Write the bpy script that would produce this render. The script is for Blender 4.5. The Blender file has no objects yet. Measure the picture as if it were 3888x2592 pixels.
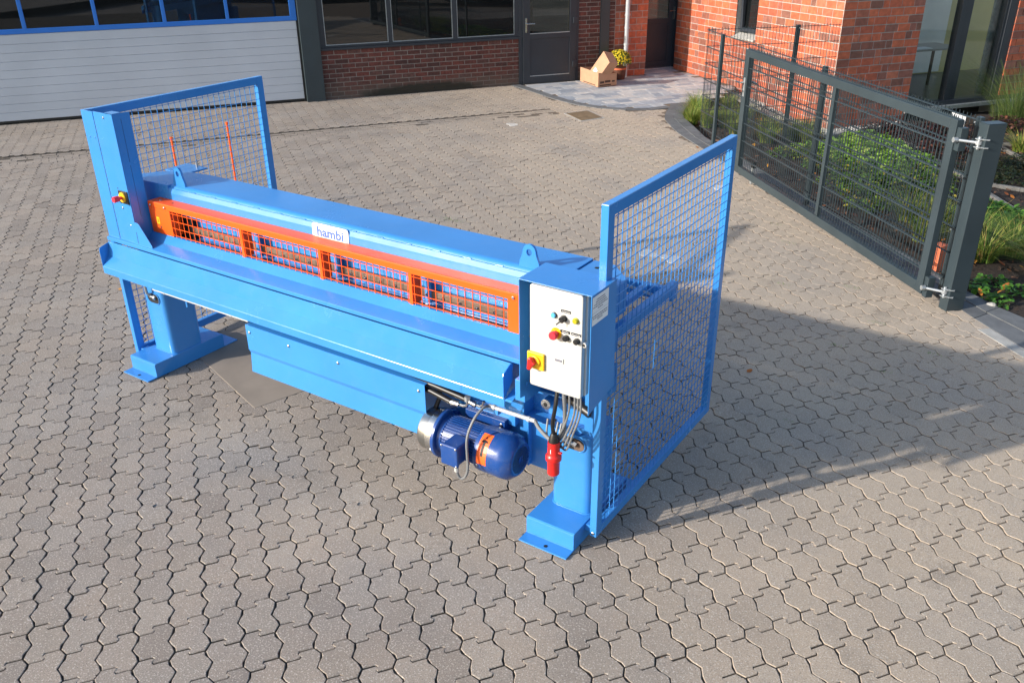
import bpy, bmesh, math, random
from mathutils import Vector, Matrix
random.seed(7)
C = bpy.context.scene.collection
SC = bpy.context.scene
# ---------------------------------------------------------------- camera
CAM = Vector((5.616, -3.087, 3.057)); F_PX = 3272.4
yaw, pitch, roll = -0.5951, 0.4617, -0.0128
fwd = Vector((math.sin(yaw)*math.cos(pitch), math.cos(yaw)*math.cos(pitch), -math.sin(pitch)))
rt = Vector((math.cos(yaw), -math.sin(yaw), 0)); up = rt.cross(fwd)
r2 = math.cos(roll)*rt + math.sin(roll)*up; u2 = -math.sin(roll)*rt + math.cos(roll)*up
cd = bpy.data.cameras.new('camera'); cam = bpy.data.objects.new('camera', cd); C.objects.link(cam)
cam.matrix_world = Matrix(((r2.x, u2.x, -fwd.x, CAM.x), (r2.y, u2.y, -fwd.y, CAM.y), (r2.z, u2.z, -fwd.z, CAM.z), (0, 0, 0, 1)))
cd.sensor_width = 36; cd.lens = F_PX/3888*36; cd.clip_start = .05; cd.clip_end = 500
SC.camera = cam
# ---------------------------------------------------------------- light
AZ, EL = math.radians(55.0), math.radians(21.0)     # direction the sunlight travels in the ground plane; sun height
sd = Vector((math.cos(AZ)*math.cos(EL), math.sin(AZ)*math.cos(EL), -math.sin(EL)))
sl = bpy.data.lights.new('sun', 'SUN'); sun = bpy.data.objects.new('sun', sl); C.objects.link(sun)
sl.energy = 4.0; sl.angle = math.radians(.9); sl.color = (1, .94, .85)
sun.rotation_euler = (-sd).to_track_quat('Z', 'Y').to_euler(); sun.location = (0, 0, 12)
W = bpy.data.worlds.new('World'); SC.world = W; W.use_nodes = True
nt = W.node_tree; bg = nt.nodes['Background']; sk = nt.nodes.new('ShaderNodeTexSky'); sk.sky_type = 'NISHITA'
sk.sun_disc = False; sk.sun_elevation = EL; sk.sun_rotation = math.atan2(-sd.x, -sd.y)
sk.air_density = 1.0; sk.dust_density = 1.5; sk.ozone_density = 1.0
nt.links.new(sk.outputs[0], bg.inputs[0]); bg.inputs[1].default_value = .15
SC.view_settings.view_transform = 'Standard'; SC.view_settings.look = 'None'; SC.view_settings.gamma = 1
SC.view_settings.exposure = .72
# ---------------------------------------------------------------- frames
TH = 0.94388
EU = Vector((math.cos(TH), math.sin(TH), 0)); EV = Vector((-math.sin(TH), math.cos(TH), 0))
BF = Matrix(((EU.x, EV.x, 0, 0), (EU.y, EV.y, 0, 0), (0, 0, 1, 0), (0, 0, 0, 1)))   # building frame -> world
def bw(u, v, z=0): return EU*u + EV*v + Vector((0, 0, z))
def uv(p): return (p[0]*EU.x+p[1]*EU.y, p[0]*EV.x+p[1]*EV.y)
def pix(p):
    d = Vector(p)-CAM; w = d.dot(fwd)
    if w < .1: return None
    return (1944+F_PX*d.dot(r2)/w, 1296-F_PX*d.dot(u2)/w, w)
def inside(p, poly):
    x, y = p[0], p[1]; c = False; j = len(poly)-1
    for i in range(len(poly)):
        a, b = poly[i], poly[j]
        if (a[1] > y) != (b[1] > y) and x < (b[0]-a[0])*(y-a[1])/(b[1]-a[1])+a[0]: c = not c
        j = i
    return c
# ---------------------------------------------------------------- materials
def mat(name, col, rough=.6, metal=0, var=.08, vscale=3., bump=.0, bscale=200., spec=.5, coat=0, rnd=0, ramp=None, emit=None):
    m = bpy.data.materials.new(name); m.use_nodes = True; t = m.node_tree; N = t.nodes; L = t.links
    p = N['Principled BSDF']; p.inputs['Roughness'].default_value = rough; p.inputs['Metallic'].default_value = metal
    p.inputs['Specular IOR Level'].default_value = spec; p.inputs['Coat Weight'].default_value = coat; p.inputs['Coat Roughness'].default_value = .08
    geo = N.new('ShaderNodeNewGeometry')
    nz = N.new('ShaderNodeTexNoise'); nz.inputs['Scale'].default_value = vscale; nz.inputs['Detail'].default_value = 6
    L.new(geo.outputs['Position'], nz.inputs['Vector'])
    base = None
    if ramp or rnd:
        oi = N.new('ShaderNodeObjectInfo'); ad = N.new('ShaderNodeMath'); ad.operation = 'ADD'; fr = N.new('ShaderNodeMath'); fr.operation = 'FRACT'
        L.new(geo.outputs['Random Per Island'], ad.inputs[0]); L.new(oi.outputs['Random'], ad.inputs[1]); L.new(ad.outputs[0], fr.inputs[0])
        cr = N.new('ShaderNodeValToRGB'); e = cr.color_ramp.elements
        ramp = ramp or [(0, tuple(c*(1-rnd) for c in col)), (1, tuple(min(1, c*(1+rnd)) for c in col))]
        while len(e) < len(ramp): e.new(.5)
        for k, (pos, c) in enumerate(ramp): e[k].position = pos; e[k].color = (*c, 1)
        L.new(fr.outputs[0], cr.inputs[0]); base = cr.outputs[0]
    mx = N.new('ShaderNodeMix'); mx.data_type = 'RGBA'; mx.blend_type = 'MULTIPLY'; mx.inputs[0].default_value = 1
    if base: L.new(base, mx.inputs[6])
    else: mx.inputs[6].default_value = (*col, 1)
    mr = N.new('ShaderNodeMapRange'); mr.inputs[1].default_value = .3; mr.inputs[2].default_value = .7; mr.inputs[3].default_value = 1-var; mr.inputs[4].default_value = 1+var
    L.new(nz.outputs[0], mr.inputs[0]); L.new(mr.outputs[0], mx.inputs[7]); L.new(mx.outputs[2], p.inputs['Base Color'])
    if bump:
        b = N.new('ShaderNodeBump'); n2 = N.new('ShaderNodeTexNoise'); n2.inputs['Scale'].default_value = bscale; n2.inputs['Detail'].default_value = 3
        L.new(geo.outputs['Position'], n2.inputs['Vector']); L.new(n2.outputs[0], b.inputs['Height']); b.inputs['Strength'].default_value = bump; b.inputs['Distance'].default_value = .01
        L.new(b.outputs[0], p.inputs['Normal'])
    if emit: p.inputs['Emission Color'].default_value = (*col, 1); p.inputs['Emission Strength'].default_value = emit
    m['out'] = 1
    return m
BLUE = mat('blue_paint', (.040, .228, .59), .20, var=.07, vscale=2.5, bump=.035, bscale=45, spec=.5, coat=0)
BLUE_D = mat('motor_blue_paint', (.010, .056, .235), .25, var=.08, bump=.04, bscale=90)
def scuffed(m, lo, hi, dust=(.35, .36, .36), amt=.10):
    # uneven gloss and a thin film of yard dust in patches
    t = m.node_tree; N = t.nodes; L = t.links; p = N['Principled BSDF']; src = p.inputs['Base Color'].links[0].from_socket
    geo = N.new('ShaderNodeNewGeometry')
    a = N.new('ShaderNodeTexNoise'); a.inputs['Scale'].default_value = 4.5; a.inputs['Detail'].default_value = 8; a.inputs['Roughness'].default_value = .65; L.new(geo.outputs['Position'], a.inputs['Vector'])
    r = N.new('ShaderNodeMapRange'); r.inputs[1].default_value = .35; r.inputs[2].default_value = .7; r.inputs[3].default_value = lo; r.inputs[4].default_value = hi; L.new(a.outputs[0], r.inputs[0]); L.new(r.outputs[0], p.inputs['Roughness'])
    b = N.new('ShaderNodeTexNoise'); b.inputs['Scale'].default_value = 11; b.inputs['Detail'].default_value = 9; b.inputs['Roughness'].default_value = .75; L.new(geo.outputs['Position'], b.inputs['Vector'])
    q = N.new('ShaderNodeMapRange'); q.inputs[1].default_value = .5; q.inputs[2].default_value = .75; q.inputs[3].default_value = 0; q.inputs[4].default_value = amt*2.2; L.new(b.outputs[0], q.inputs[0])
    x = N.new('ShaderNodeMix'); x.data_type = 'RGBA'; L.new(q.outputs[0], x.inputs[0]); L.new(src, x.inputs[6]); x.inputs[7].default_value = (*dust, 1); L.new(x.outputs[2], p.inputs['Base Color'])
scuffed(BLUE, .15, .30, amt=.02)
scuffed(BLUE_D, .2, .42, (.2, .2, .19), .12)
ORANGE = mat('orange_paint', (.92, .105, .005), .40, var=.05, bump=.03, bscale=60, spec=.4, coat=0)
ANTH = mat('anthracite_paint', (.028, .042, .050), .42, var=.12, bump=.02, bscale=150)
ANTH2 = mat('anthracite_window_frame', (.024, .030, .040), .45, var=.1)
DKSTEEL = mat('dark_polished_steel', (.42, .42, .40), .28, 1, var=.1)
STEEL = mat('bright_steel', (.62, .62, .60), .25, 1, var=.1)
ZINC = mat('galvanised_steel', (.45, .48, .50), .42, .7, var=.15, vscale=20)
GREYBOX = mat('white_plastic', (.50, .495, .47), .42, var=.02, bump=.02, bscale=250)
WHITE = mat('white_label', (.78, .78, .80), .5, var=.02)
BLACK = mat('black_rubber', (.012, .012, .013), .4, var=.1)
DARKHOLE = mat('black_interior', (.004, .005, .006), .6, var=.1)
GREYC = mat('grey_cable', (.17, .175, .18), .45, var=.05)
RED = mat('red_plastic', (.62, .018, .015), .35, var=.04)
PINKRED = mat('red_button', (.75, .03, .05), .4, var=.03)
YEL = mat('yellow_plastic', (.85, .48, .01), .4, var=.03)
STEELB = mat('brown_steel_bar', (.17, .115, .085), .5, .2, var=.25, vscale=15)
BRASSY = mat('yellow_lens', (.45, .42, .02), .15, .2, var=.1)
SKYB = mat('light_blue_button', (.10, .42, .66), .3, var=.03)
PRINT = mat('print_blue', (.05, .14, .42), .5, var=.02)
PRINTG = mat('print_grey', (.16, .16, .2), .6, var=.02)
ORST = mat('orange_sticker', (.95, .14, .02), .4, var=.02)
CARD = mat('cardboard', (.44, .25, .15), .8, var=.08, vscale=9)
CARDIN = mat('cardboard_inside', (.42, .34, .28), .85, var=.08)
CARDPR = mat('cardboard_print', (.06, .035, .025), .8, var=.1)
PVC = mat('grey_downspout', (.46, .48, .50), .4, .1, var=.06)
GARAGE = mat('white_door_panel', (.50, .53, .58), .45, var=.06, vscale=1.2, bump=.05, bscale=120)
BLUEF = mat('blue_door_frame', (.02, .16, .58), .35, var=.04)
EDGE = mat('grey_edging', (.19, .18, .165), .85, var=.25, vscale=9, bump=.3, bscale=60)
SILL = mat('concrete_sill', (.34, .33, .31), .8, var=.12, vscale=12, bump=.2, bscale=60)
MORT = mat('grey_mortar', (.36, .35, .325), .9, var=.15, vscale=14, bump=.3, bscale=90)
MORT_D = mat('old_grey_mortar', (.27, .25, .22), .9, var=.2, vscale=9, bump=.3, bscale=90)
BR_OLD = mat('old_dark_red_brick', (.12, .04, .03), .8, var=.35, vscale=22, bump=.25, bscale=80,
  ramp=[(0, (.060, .024, .020)), (.3, (.105, .032, .024)), (.6, (.135, .038, .028)), (.85, (.080, .034, .028)), (1, (.12, .052, .042))])
BR_NEW = mat('orange_red_brick', (.45, .10, .04), .62, var=.22, vscale=14, bump=.15, bscale=80,
  ramp=[(0, (.43, .095, .042)), (.3, (.50, .125, .055)), (.52, (.39, .085, .042)), (.68, (.46, .14, .075)), (.8, (.27, .08, .05)), (.92, (.19, .08, .055)), (1, (.34, .115, .08))])
BR_SIDE = BR_NEW
KERB = mat('dark_grey_kerb_concrete', (.115, .12, .125), .8, var=.18, vscale=10, bump=.25, bscale=150, rnd=.16)
LPAVE = mat('light_mixed_paver', (.5, .5, .5), .75, var=.12, vscale=12, bump=.12, bscale=200,
  ramp=[(0, (.44, .44, .43)), (.2, (.32, .345, .38)), (.38, (.215, .245, .29)), (.55, (.50, .47, .44)), (.75, (.28, .31, .35)), (.9, (.54, .51, .48)), (1, (.37, .385, .40))])
GRAVEL = mat('grey_pebbles', (.4, .4, .4), .7, var=.1, ramp=[(0, (.16, .16, .17)), (.5, (.38, .37, .35)), (1, (.62, .60, .56))])
SOIL = mat('bark_mulch_soil', (.030, .019, .013), .95, var=.5, vscale=25, bump=1., bscale=55)
BARK = mat('bark_chips', (.1, .05, .03), .9, var=.2, ramp=[(0, (.02, .012, .008)), (.6, (.07, .035, .02)), (.9, (.14, .07, .04)), (1, (.25, .13, .07))])
TERRA = mat('terracotta', (.62, .15, .065), .75, var=.15, vscale=20)
PEG = mat('barrel_pot', (.10, .035, .018), .6, var=.3, vscale=15)
INT_WALL = mat('interior_yellow_wall', (.50, .45, .24), .8, var=.03)
INT_DARK = mat('interior_dark', (.035, .033, .032), .7, var=.2)
INT_FLR = mat('interior_floor', (.10, .095, .09), .35, var=.1)
PAPER = mat('white_sheet', (.7, .7, .7), .6)
DESK = mat('grey_desk', (.30, .29, .27), .5)
def glass(name, tint, alpha):
    m = bpy.data.materials.new(name); m.use_nodes = True; t = m.node_tree; N = t.nodes; L = t.links
    for n in list(N):
        if n.type != 'OUTPUT_MATERIAL': N.remove(n)
    o = [n for n in N if n.type == 'OUTPUT_MATERIAL'][0]
    g = N.new('ShaderNodeBsdfGlossy'); g.inputs['Roughness'].default_value = .015; g.inputs['Color'].default_value = (1, 1, 1, 1)
    tr = N.new('ShaderNodeBsdfTransparent'); tr.inputs[0].default_value = (*tint, 1)
    df = N.new('ShaderNodeBsdfDiffuse'); df.inputs[0].default_value = (.012, .014, .016, 1)
    m1 = N.new('ShaderNodeMixShader'); m1.inputs[0].default_value = alpha; L.new(df.outputs[0], m1.inputs[1]); L.new(tr.outputs[0], m1.inputs[2])
    fz = N.new('ShaderNodeFresnel'); fz.inputs[0].default_value = 1.75
    m2 = N.new('ShaderNodeMixShader'); gg = N.new('ShaderNodeNewGeometry'); ib = N.new('ShaderNodeMath'); ib.operation = 'SUBTRACT'; ib.inputs[0].default_value = 1; L.new(gg.outputs['Backfacing'], ib.inputs[1]); mu = N.new('ShaderNodeMath'); mu.operation = 'MULTIPLY'; L.new(fz.outputs[0], mu.inputs[0]); L.new(ib.outputs[0], mu.inputs[1]); L.new(mu.outputs[0], m2.inputs[0]); L.new(m1.outputs[0], m2.inputs[1]); L.new(g.outputs[0], m2.inputs[2])
    L.new(m2.outputs[0], o.inputs[0]); return m
GLASS_D = glass('dark_window_glass', (.5, .52, .5), .6)
GLASS_C = glass('clear_window_glass', (.9, .95, .93), .97)
def leafmat(name, ramp, var=.2):
    m = mat(name, (.1, .2, .05), .5, var=var, vscale=8, spec=.35, ramp=ramp)
    t = m.node_tree; N = t.nodes; L = t.links; p = N['Principled BSDF']; o = [n for n in N if n.type == 'OUTPUT_MATERIAL'][0]
    tl = N.new('ShaderNodeBsdfTranslucent'); src = p.inputs['Base Color'].links[0].from_socket; L.new(src, tl.inputs[0])
    ms = N.new('ShaderNodeMixShader'); ms.inputs[0].default_value = .3; L.new(p.outputs[0], ms.inputs[1]); L.new(tl.outputs[0], ms.inputs[2]); L.new(ms.outputs[0], o.inputs[0])
    return m
GRASS = leafmat('grass_blades', [(0, (.09, .16, .03)), (.4, (.17, .27, .05)), (.75, (.27, .35, .07)), (.92, (.44, .40, .10)), (1, (.45, .30, .12))])
SEDGE = leafmat('sedge_blades', [(0, (.06, .12, .025)), (.45, (.13, .22, .04)), (.7, (.26, .32, .06)), (.9, (.45, .40, .10)), (1, (.45, .28, .12))])
FOUNT = leafmat('fountain_grass', [(0, (.05, .10, .025)), (.6, (.12, .19, .05)), (1, (.24, .26, .09))])
LIME = leafmat('lime_leaves', [(0, (.12, .26, .03)), (.4, (.24, .42, .06)), (.8, (.36, .54, .10)), (1, (.42, .46, .12))])
MIDG = leafmat('green_leaves', [(0, (.05, .11, .02)), (.45, (.10, .20, .035)), (.75, (.18, .27, .045)), (.93, (.32, .31, .05)), (1, (.48, .32, .06))])
DKG = leafmat('dark_groundcover_leaves', [(0, (.012, .022, .010)), (.6, (.03, .05, .018)), (1, (.08, .07, .03))])
PURP = leafmat('purple_brown_leaves', [(0, (.02, .010, .012)), (.5, (.05, .02, .022)), (.85, (.10, .04, .03)), (1, (.25, .10, .06))])
BRIGHTG = leafmat('bright_green_leaves', [(0, (.04, .12, .015)), (.5, (.08, .22, .03)), (1, (.14, .30, .04))])
FLOWY = leafmat('yellow_petals', [(0, (.55, .40, .02)), (.6, (.80, .62, .03)), (1, (.75, .70, .12))])
DEADL = leafmat('fallen_leaves', [(0, (.30, .07, .03)), (.5, (.55, .18, .04)), (.8, (.65, .35, .05)), (1, (.45, .14, .06))])
# paver material: concrete with aggregate, sandier towards the gate
def paver_mat():
    m = mat('concrete_paver', (.3, .28, .26), .8, var=.10, vscale=1.1, bump=.35, bscale=260,
      ramp=[(0, (.225, .188, .158)), (.25, (.300, .246, .200)), (.5, (.250, .212, .180)), (.75, (.310, .262, .218)), (1, (.260, .215, .175))])
    t = m.node_tree; N = t.nodes; L = t.links; p = N['Principled BSDF']; src = p.inputs['Base Color'].links[0].from_socket
    geo = N.new('ShaderNodeNewGeometry')
    def noise(s, d=4, r=.5):
        n = N.new('ShaderNodeTexNoise'); n.inputs['Scale'].default_value = s; n.inputs['Detail'].default_value = d; n.inputs['Roughness'].default_value = r; L.new(geo.outputs['Position'], n.inputs['Vector']); return n
    def rng(sock, a, b, c, d):
        r = N.new('ShaderNodeMapRange'); r.inputs[1].default_value = a; r.inputs[2].default_value = b; r.inputs[3].default_value = c; r.inputs[4].default_value = d; L.new(sock, r.inputs[0]); return r.outputs[0]
    def mixc(f, a, bcol, mode='MIX'):
        x = N.new('ShaderNodeMix'); x.data_type = 'RGBA'; x.blend_type = mode
        L.new(f, x.inputs[0]); L.new(a, x.inputs[6]); x.inputs[7].default_value = (*bcol, 1); return x.outputs[2]
    # sandy wear near the gate side (x-0.35y direction) modulated by noise
    sx = N.new('ShaderNodeSeparateXYZ'); L.new(geo.outputs['Position'], sx.inputs[0])
    g1 = N.new('ShaderNodeVectorMath'); g1.operation = 'DOT_PRODUCT'; L.new(geo.outputs['Position'], g1.inputs[0]); g1.inputs[1].default_value = (.45, .40, 0)
    big = noise(.55, 5, .6)
    ad = N.new('ShaderNodeMath'); ad.operation = 'MULTIPLY_ADD'; L.new(big.outputs[0], ad.inputs[0]); ad.inputs[1].default_value = 3.2; L.new(g1.outputs['Value'], ad.inputs[2])
    sand = rng(ad.outputs[0], 2.5, 4.9, 0, .75)
    c = mixc(sand, src, (.48, .385, .285))
    oil = rng(noise(1.6, 4, .65).outputs[0], .60, .72, 0, .45); c = mixc(oil, c, (.14, .12, .10))
    gre = rng(noise(.9, 3, .5).outputs[0], .5, .7, 0, .35)
    c = mixc(gre, c, (.235, .225, .22))
    sp = noise(120, 1, .5); c = mixc(rng(sp.outputs[0], .58, .66, 0, .6), c, (.56, .51, .45))
    sp2 = noise(145, 1, .5); c = mixc(rng(sp2.outputs[0], .58, .67, 0, .5), c, (.11, .09, .075))
    sp3 = noise(22, 4, .7); c = mixc(rng(sp3.outputs[0], .52, .75, 0, .35), c, (.20, .18, .16))
    L.new(c, p.inputs['Base Color']); return m
PAVER = paver_mat()
def stain(m):
    # damp dirty foot of the old wall and one dark algae patch, where the plaster is worn
    t = m.node_tree; N = t.nodes; L = t.links; p = N['Principled BSDF']; src = p.inputs['Base Color'].links[0].from_socket
    geo = N.new('ShaderNodeNewGeometry'); sx = N.new('ShaderNodeSeparateXYZ'); L.new(geo.outputs['Position'], sx.inputs[0])
    dt = N.new('ShaderNodeVectorMath'); dt.operation = 'DOT_PRODUCT'; L.new(geo.outputs['Position'], dt.inputs[0]); dt.inputs[1].default_value = tuple(EU)
    nz = N.new('ShaderNodeTexNoise'); nz.inputs['Scale'].default_value = 7; nz.inputs['Detail'].default_value = 6; L.new(geo.outputs['Position'], nz.inputs['Vector'])
    def M(op, a, b=None, c=None):
        n = N.new('ShaderNodeMath'); n.operation = op
        for i, v in enumerate((a, b, c)):
            if v is None: continue
            if isinstance(v, (int, float)): n.inputs[i].default_value = v
            else: L.new(v, n.inputs[i])
        return n.outputs[0]
    z = sx.outputs['Z']; nn = M('MULTIPLY_ADD', nz.outputs[0], .9, -.45)
    low = N.new('ShaderNodeClamp'); L.new(M('ADD', M('MULTIPLY_ADD', z, -3.2, 1.05), nn), low.inputs[0])
    x1 = N.new('ShaderNodeMix'); x1.data_type = 'RGBA'; L.new(M('MULTIPLY', low.outputs[0], .7), x1.inputs[0]); L.new(src, x1.inputs[6]); x1.inputs[7].default_value = (.115, .098, .078, 1)
    du = M('MULTIPLY', M('SUBTRACT', dt.outputs['Value'], 5.05), .75); q = M('ADD', M('MULTIPLY', du, du), M('MULTIPLY', M('MULTIPLY', z, z), 26.))
    al = N.new('ShaderNodeClamp'); L.new(M('MULTIPLY', M('ADD', M('SUBTRACT', 1., q), nn), 2.2), al.inputs[0])
    x2 = N.new('ShaderNodeMix'); x2.data_type = 'RGBA'; L.new(M('MULTIPLY', al.outputs[0], .88), x2.inputs[0]); L.new(x1.outputs[2], x2.inputs[6]); x2.inputs[7].default_value = (.016, .017, .010, 1)
    L.new(x2.outputs[2], p.inputs['Base Color'])
stain(BR_OLD); stain(MORT_D)
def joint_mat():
    m = mat('joint_sand_and_side_shade', (.080, .066, .052), .95, var=.3, vscale=30, bump=.6, bscale=180)  # sand in the joints, and the shade painted on the stones' side faces
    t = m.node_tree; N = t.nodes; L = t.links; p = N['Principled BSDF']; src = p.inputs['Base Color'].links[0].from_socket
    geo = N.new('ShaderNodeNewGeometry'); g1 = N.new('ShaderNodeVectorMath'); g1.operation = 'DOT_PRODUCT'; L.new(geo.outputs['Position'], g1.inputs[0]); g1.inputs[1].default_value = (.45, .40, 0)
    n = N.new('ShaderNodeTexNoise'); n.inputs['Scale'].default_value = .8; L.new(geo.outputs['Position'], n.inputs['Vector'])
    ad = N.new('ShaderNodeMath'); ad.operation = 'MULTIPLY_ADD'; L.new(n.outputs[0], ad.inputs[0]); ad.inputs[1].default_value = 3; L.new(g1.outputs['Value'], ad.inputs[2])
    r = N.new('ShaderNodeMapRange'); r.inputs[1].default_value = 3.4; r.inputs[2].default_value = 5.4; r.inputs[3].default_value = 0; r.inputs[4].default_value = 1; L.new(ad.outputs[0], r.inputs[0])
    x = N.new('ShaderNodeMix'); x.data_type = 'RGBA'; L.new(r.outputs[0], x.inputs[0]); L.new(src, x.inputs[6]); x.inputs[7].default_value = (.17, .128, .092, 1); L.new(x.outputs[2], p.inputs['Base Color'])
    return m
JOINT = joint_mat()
PALE = mat('pale_worn_paver', (.50, .47, .43), .85, var=.2, vscale=14, bump=.3, bscale=160)
GROUND = mat('yard_ground', (.20, .18, .16), .9, var=.2, vscale=.8, bump=.4, bscale=80)
SLABM = mat('old_concrete_slab', (.245, .205, .168), .85, var=.2, vscale=2.2, bump=.06, bscale=220)
RUST = mat('rusty_steel_cover', (.22, .155, .09), .7, .3, var=.25, vscale=8, bump=.3, bscale=60)
ALG = mat('algae_stain', (.02, .022, .012), .9, var=.3, vscale=20)
# ---------------------------------------------------------------- mesh builder
class MB:
    def __init__(s, fr=None): s.v = []; s.f = []; s.fr = fr; s.sm = []
    def quad(s, *pts, smooth=False):
        n = len(s.v); s.v += [Vector(p) for p in pts]; s.f.append(tuple(range(n, n+len(pts)))); s.sm.append(smooth)
    def box(s, x0, x1, y0, y1, z0, z1):
        n = len(s.v); s.v += [Vector((x, y, z)) for z in (z0, z1) for y in (y0, y1) for x in (x0, x1)]
        for f in ((0, 2, 3, 1), (4, 5, 7, 6), (0, 1, 5, 4), (2, 6, 7, 3), (0, 4, 6, 2), (1, 3, 7, 5)): s.f.append(tuple(n+i for i in f)); s.sm.append(False)
        return s
    def bar(s, a, b, w, h, upv=(0, 0, 1)):
        a, b = Vector(a), Vector(b); d = (b-a).normalized(); u = Vector(upv)
        if abs(d.dot(u)) > .95: u = Vector((0, 1, 0))
        sx = d.cross(u).normalized()*w/2; sz = sx.cross(d).normalized()*h/2
        n = len(s.v)
        for p in (a, b): s.v += [p-sx-sz, p+sx-sz, p+sx+sz, p-sx+sz]
        for f in ((0, 3, 2, 1), (4, 5, 6, 7), (0, 1, 5, 4), (1, 2, 6, 5), (2, 3, 7, 6), (3, 0, 4, 7)): s.f.append(tuple(n+i for i in f)); s.sm.append(False)
        return s
    def tube(s, pts, r, n=8, cap=True, smooth=True):
        pts = [Vector(p) for p in pts]; rs = r if isinstance(r, (list, tuple)) else [r]*len(pts); base = len(s.v); ref = None
        for i, p in enumerate(pts):
            d = (pts[min(i+1, len(pts)-1)]-pts[max(i-1, 0)]).normalized()
            if ref is None: ref = d.orthogonal().normalized()
            ref = (ref-d*ref.dot(d)).normalized(); o = d.cross(ref)
            for k in range(n):
                a = 2*math.pi*k/n; s.v.append(p+(ref*math.cos(a)+o*math.sin(a))*rs[i])
        for i in range(len(pts)-1):
            for k in range(n):
                a = base+i*n+k; b = base+i*n+(k+1) % n; s.f.append((a, b, b+n, a+n)); s.sm.append(smooth)
        if cap:
            s.f.append(tuple(base+k for k in range(n))[::-1]); s.sm.append(False)
            e = base+(len(pts)-1)*n; s.f.append(tuple(e+k for k in range(n))); s.sm.append(False)
        return s
    def cyl(s, a, b, r, n=16, r1=None): return s.tube([a, b], [r, r if r1 is None else r1], n)
    def prism(s, prof, x0, x1, axis=0, cap=True, smooth=False):
        # prof: closed polygon in the two other axes; extruded along axis
        def P(t, a, b): return Vector((t, a, b)) if axis == 0 else Vector((a, t, b)) if axis == 1 else Vector((a, b, t))
        n = len(s.v); k = len(prof)
        s.v += [P(x0, *p) for p in prof]+[P(x1, *p) for p in prof]
        for i in range(k): j = (i+1) % k; s.f.append((n+i, n+j, n+k+j, n+k+i)); s.sm.append(smooth)
        if cap: s.f.append(tuple(n+i for i in range(k))[::-1]); s.sm.append(False); s.f.append(tuple(n+k+i for i in range(k))); s.sm.append(False)
        return s
    def sheet(s, prof, x0, x1, th, axis=0):
        # open profile line thickened downward/backward
        P = [Vector((p[0], p[1])) for p in prof]; off = []
        for i in range(len(P)):
            d = (P[min(i+1, len(P)-1)]-P[max(i-1, 0)]).normalized(); off.append(P[i]+Vector((d.y, -d.x))*th)
        return s.prism([tuple(p) for p in P]+[tuple(p) for p in reversed(off)], x0, x1, axis)
    def mesh(s, name):
        me = bpy.data.meshes.new(name); M = s.fr
        me.from_pydata([tuple(M @ v) if M else tuple(v) for v in s.v], [], s.f)
        me.polygons.foreach_set('use_smooth', s.sm); bm = bmesh.new(); bm.from_mesh(me); bmesh.ops.recalc_face_normals(bm, faces=bm.faces); bm.to_mesh(me); bm.free(); me.update()
        if any(s.sm): me.set_sharp_from_angle(angle=math.radians(33))
        return me
    def build(s, name, m, parent=None, bevel=0, label=None, kind=None, mat2=None):
        me = s.mesh(name); me.materials.append(m)
        o = bpy.data.objects.new(name, me); C.objects.link(o)
        if parent: par(o, parent)
        if bevel:
            b = o.modifiers.new('bevel', 'BEVEL'); b.width = bevel; b.segments = 2; b.limit_method = 'ANGLE'; b.angle_limit = math.radians(40)
        if label: o['label'] = label
        if kind: o['kind'] = kind
        return o
def wloc(p):
    l = Vector(p.location)
    while p.parent: p = p.parent; l += p.location if p.type == 'EMPTY' else Vector((0, 0, 0))
    return l
def par(o, parent):
    o.parent = parent
    # world-coordinate meshes: cancel the parent's own transform
    M = Matrix.Identity(4); p = parent; chain = []
    while p: chain.append(p); p = p.parent
    for q in reversed(chain):
        M = M @ (q.matrix_parent_inverse if q.parent else Matrix.Identity(4)) @ Matrix.LocRotScale(q.location, q.rotation_euler, q.scale)
    o.matrix_parent_inverse = M.inverted()
def thing(name, label, cat, loc=(0, 0, 0), group=None, kind=None):
    o = bpy.data.objects.new(name, None); C.objects.link(o); o.location = loc; o.empty_display_size = .1
    o['label'] = label
    if kind: o['kind'] = kind
    else: o['category'] = cat
    if group: o['group'] = group
    return o
def tag(o, label, cat, group=None):
    o['label'] = label; o['category'] = cat
    if group: o['group'] = group
    return o
def struct(o, label=None):
    o['kind'] = 'structure'
    if label: o['label'] = label
    return o
def put(me, name, M, parent=None):
    o = bpy.data.objects.new(name, me); C.objects.link(o)
    if parent: par(o, parent)
    o.matrix_basis = M if not parent else M
    return o
def text(body, size, m, M, name, parent, ext=.0006, off=.0):
    cu = bpy.data.curves.new(name, 'FONT'); cu.body = body; cu.size = size; cu.extrude = ext; cu.offset = off; cu.align_x = 'CENTER'; cu.align_y = 'CENTER'; cu.resolution_u = 3
    to = bpy.data.objects.new(name+'_c', cu); C.objects.link(to); bpy.context.view_layer.update()
    me = bpy.data.meshes.new_from_object(to.evaluated_get(bpy.context.evaluated_depsgraph_get())); bpy.data.objects.remove(to); bpy.data.curves.remove(cu)
    me.transform(M); me.materials.clear(); me.materials.append(m)
    o = bpy.data.objects.new(name, me); C.objects.link(o); par(o, parent); return o
def rrect(x0, x1, y0, y1, r, n=4):
    out = []
    for cx, cy, a0 in ((x1-r, y0+r, -90), (x1-r, y1-r, 0), (x0+r, y1-r, 90), (x0+r, y0+r, 180)):
        for k in range(n+1): a = math.radians(a0+90*k/n); out.append((cx+r*math.cos(a), cy+r*math.sin(a)))
    return out
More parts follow.
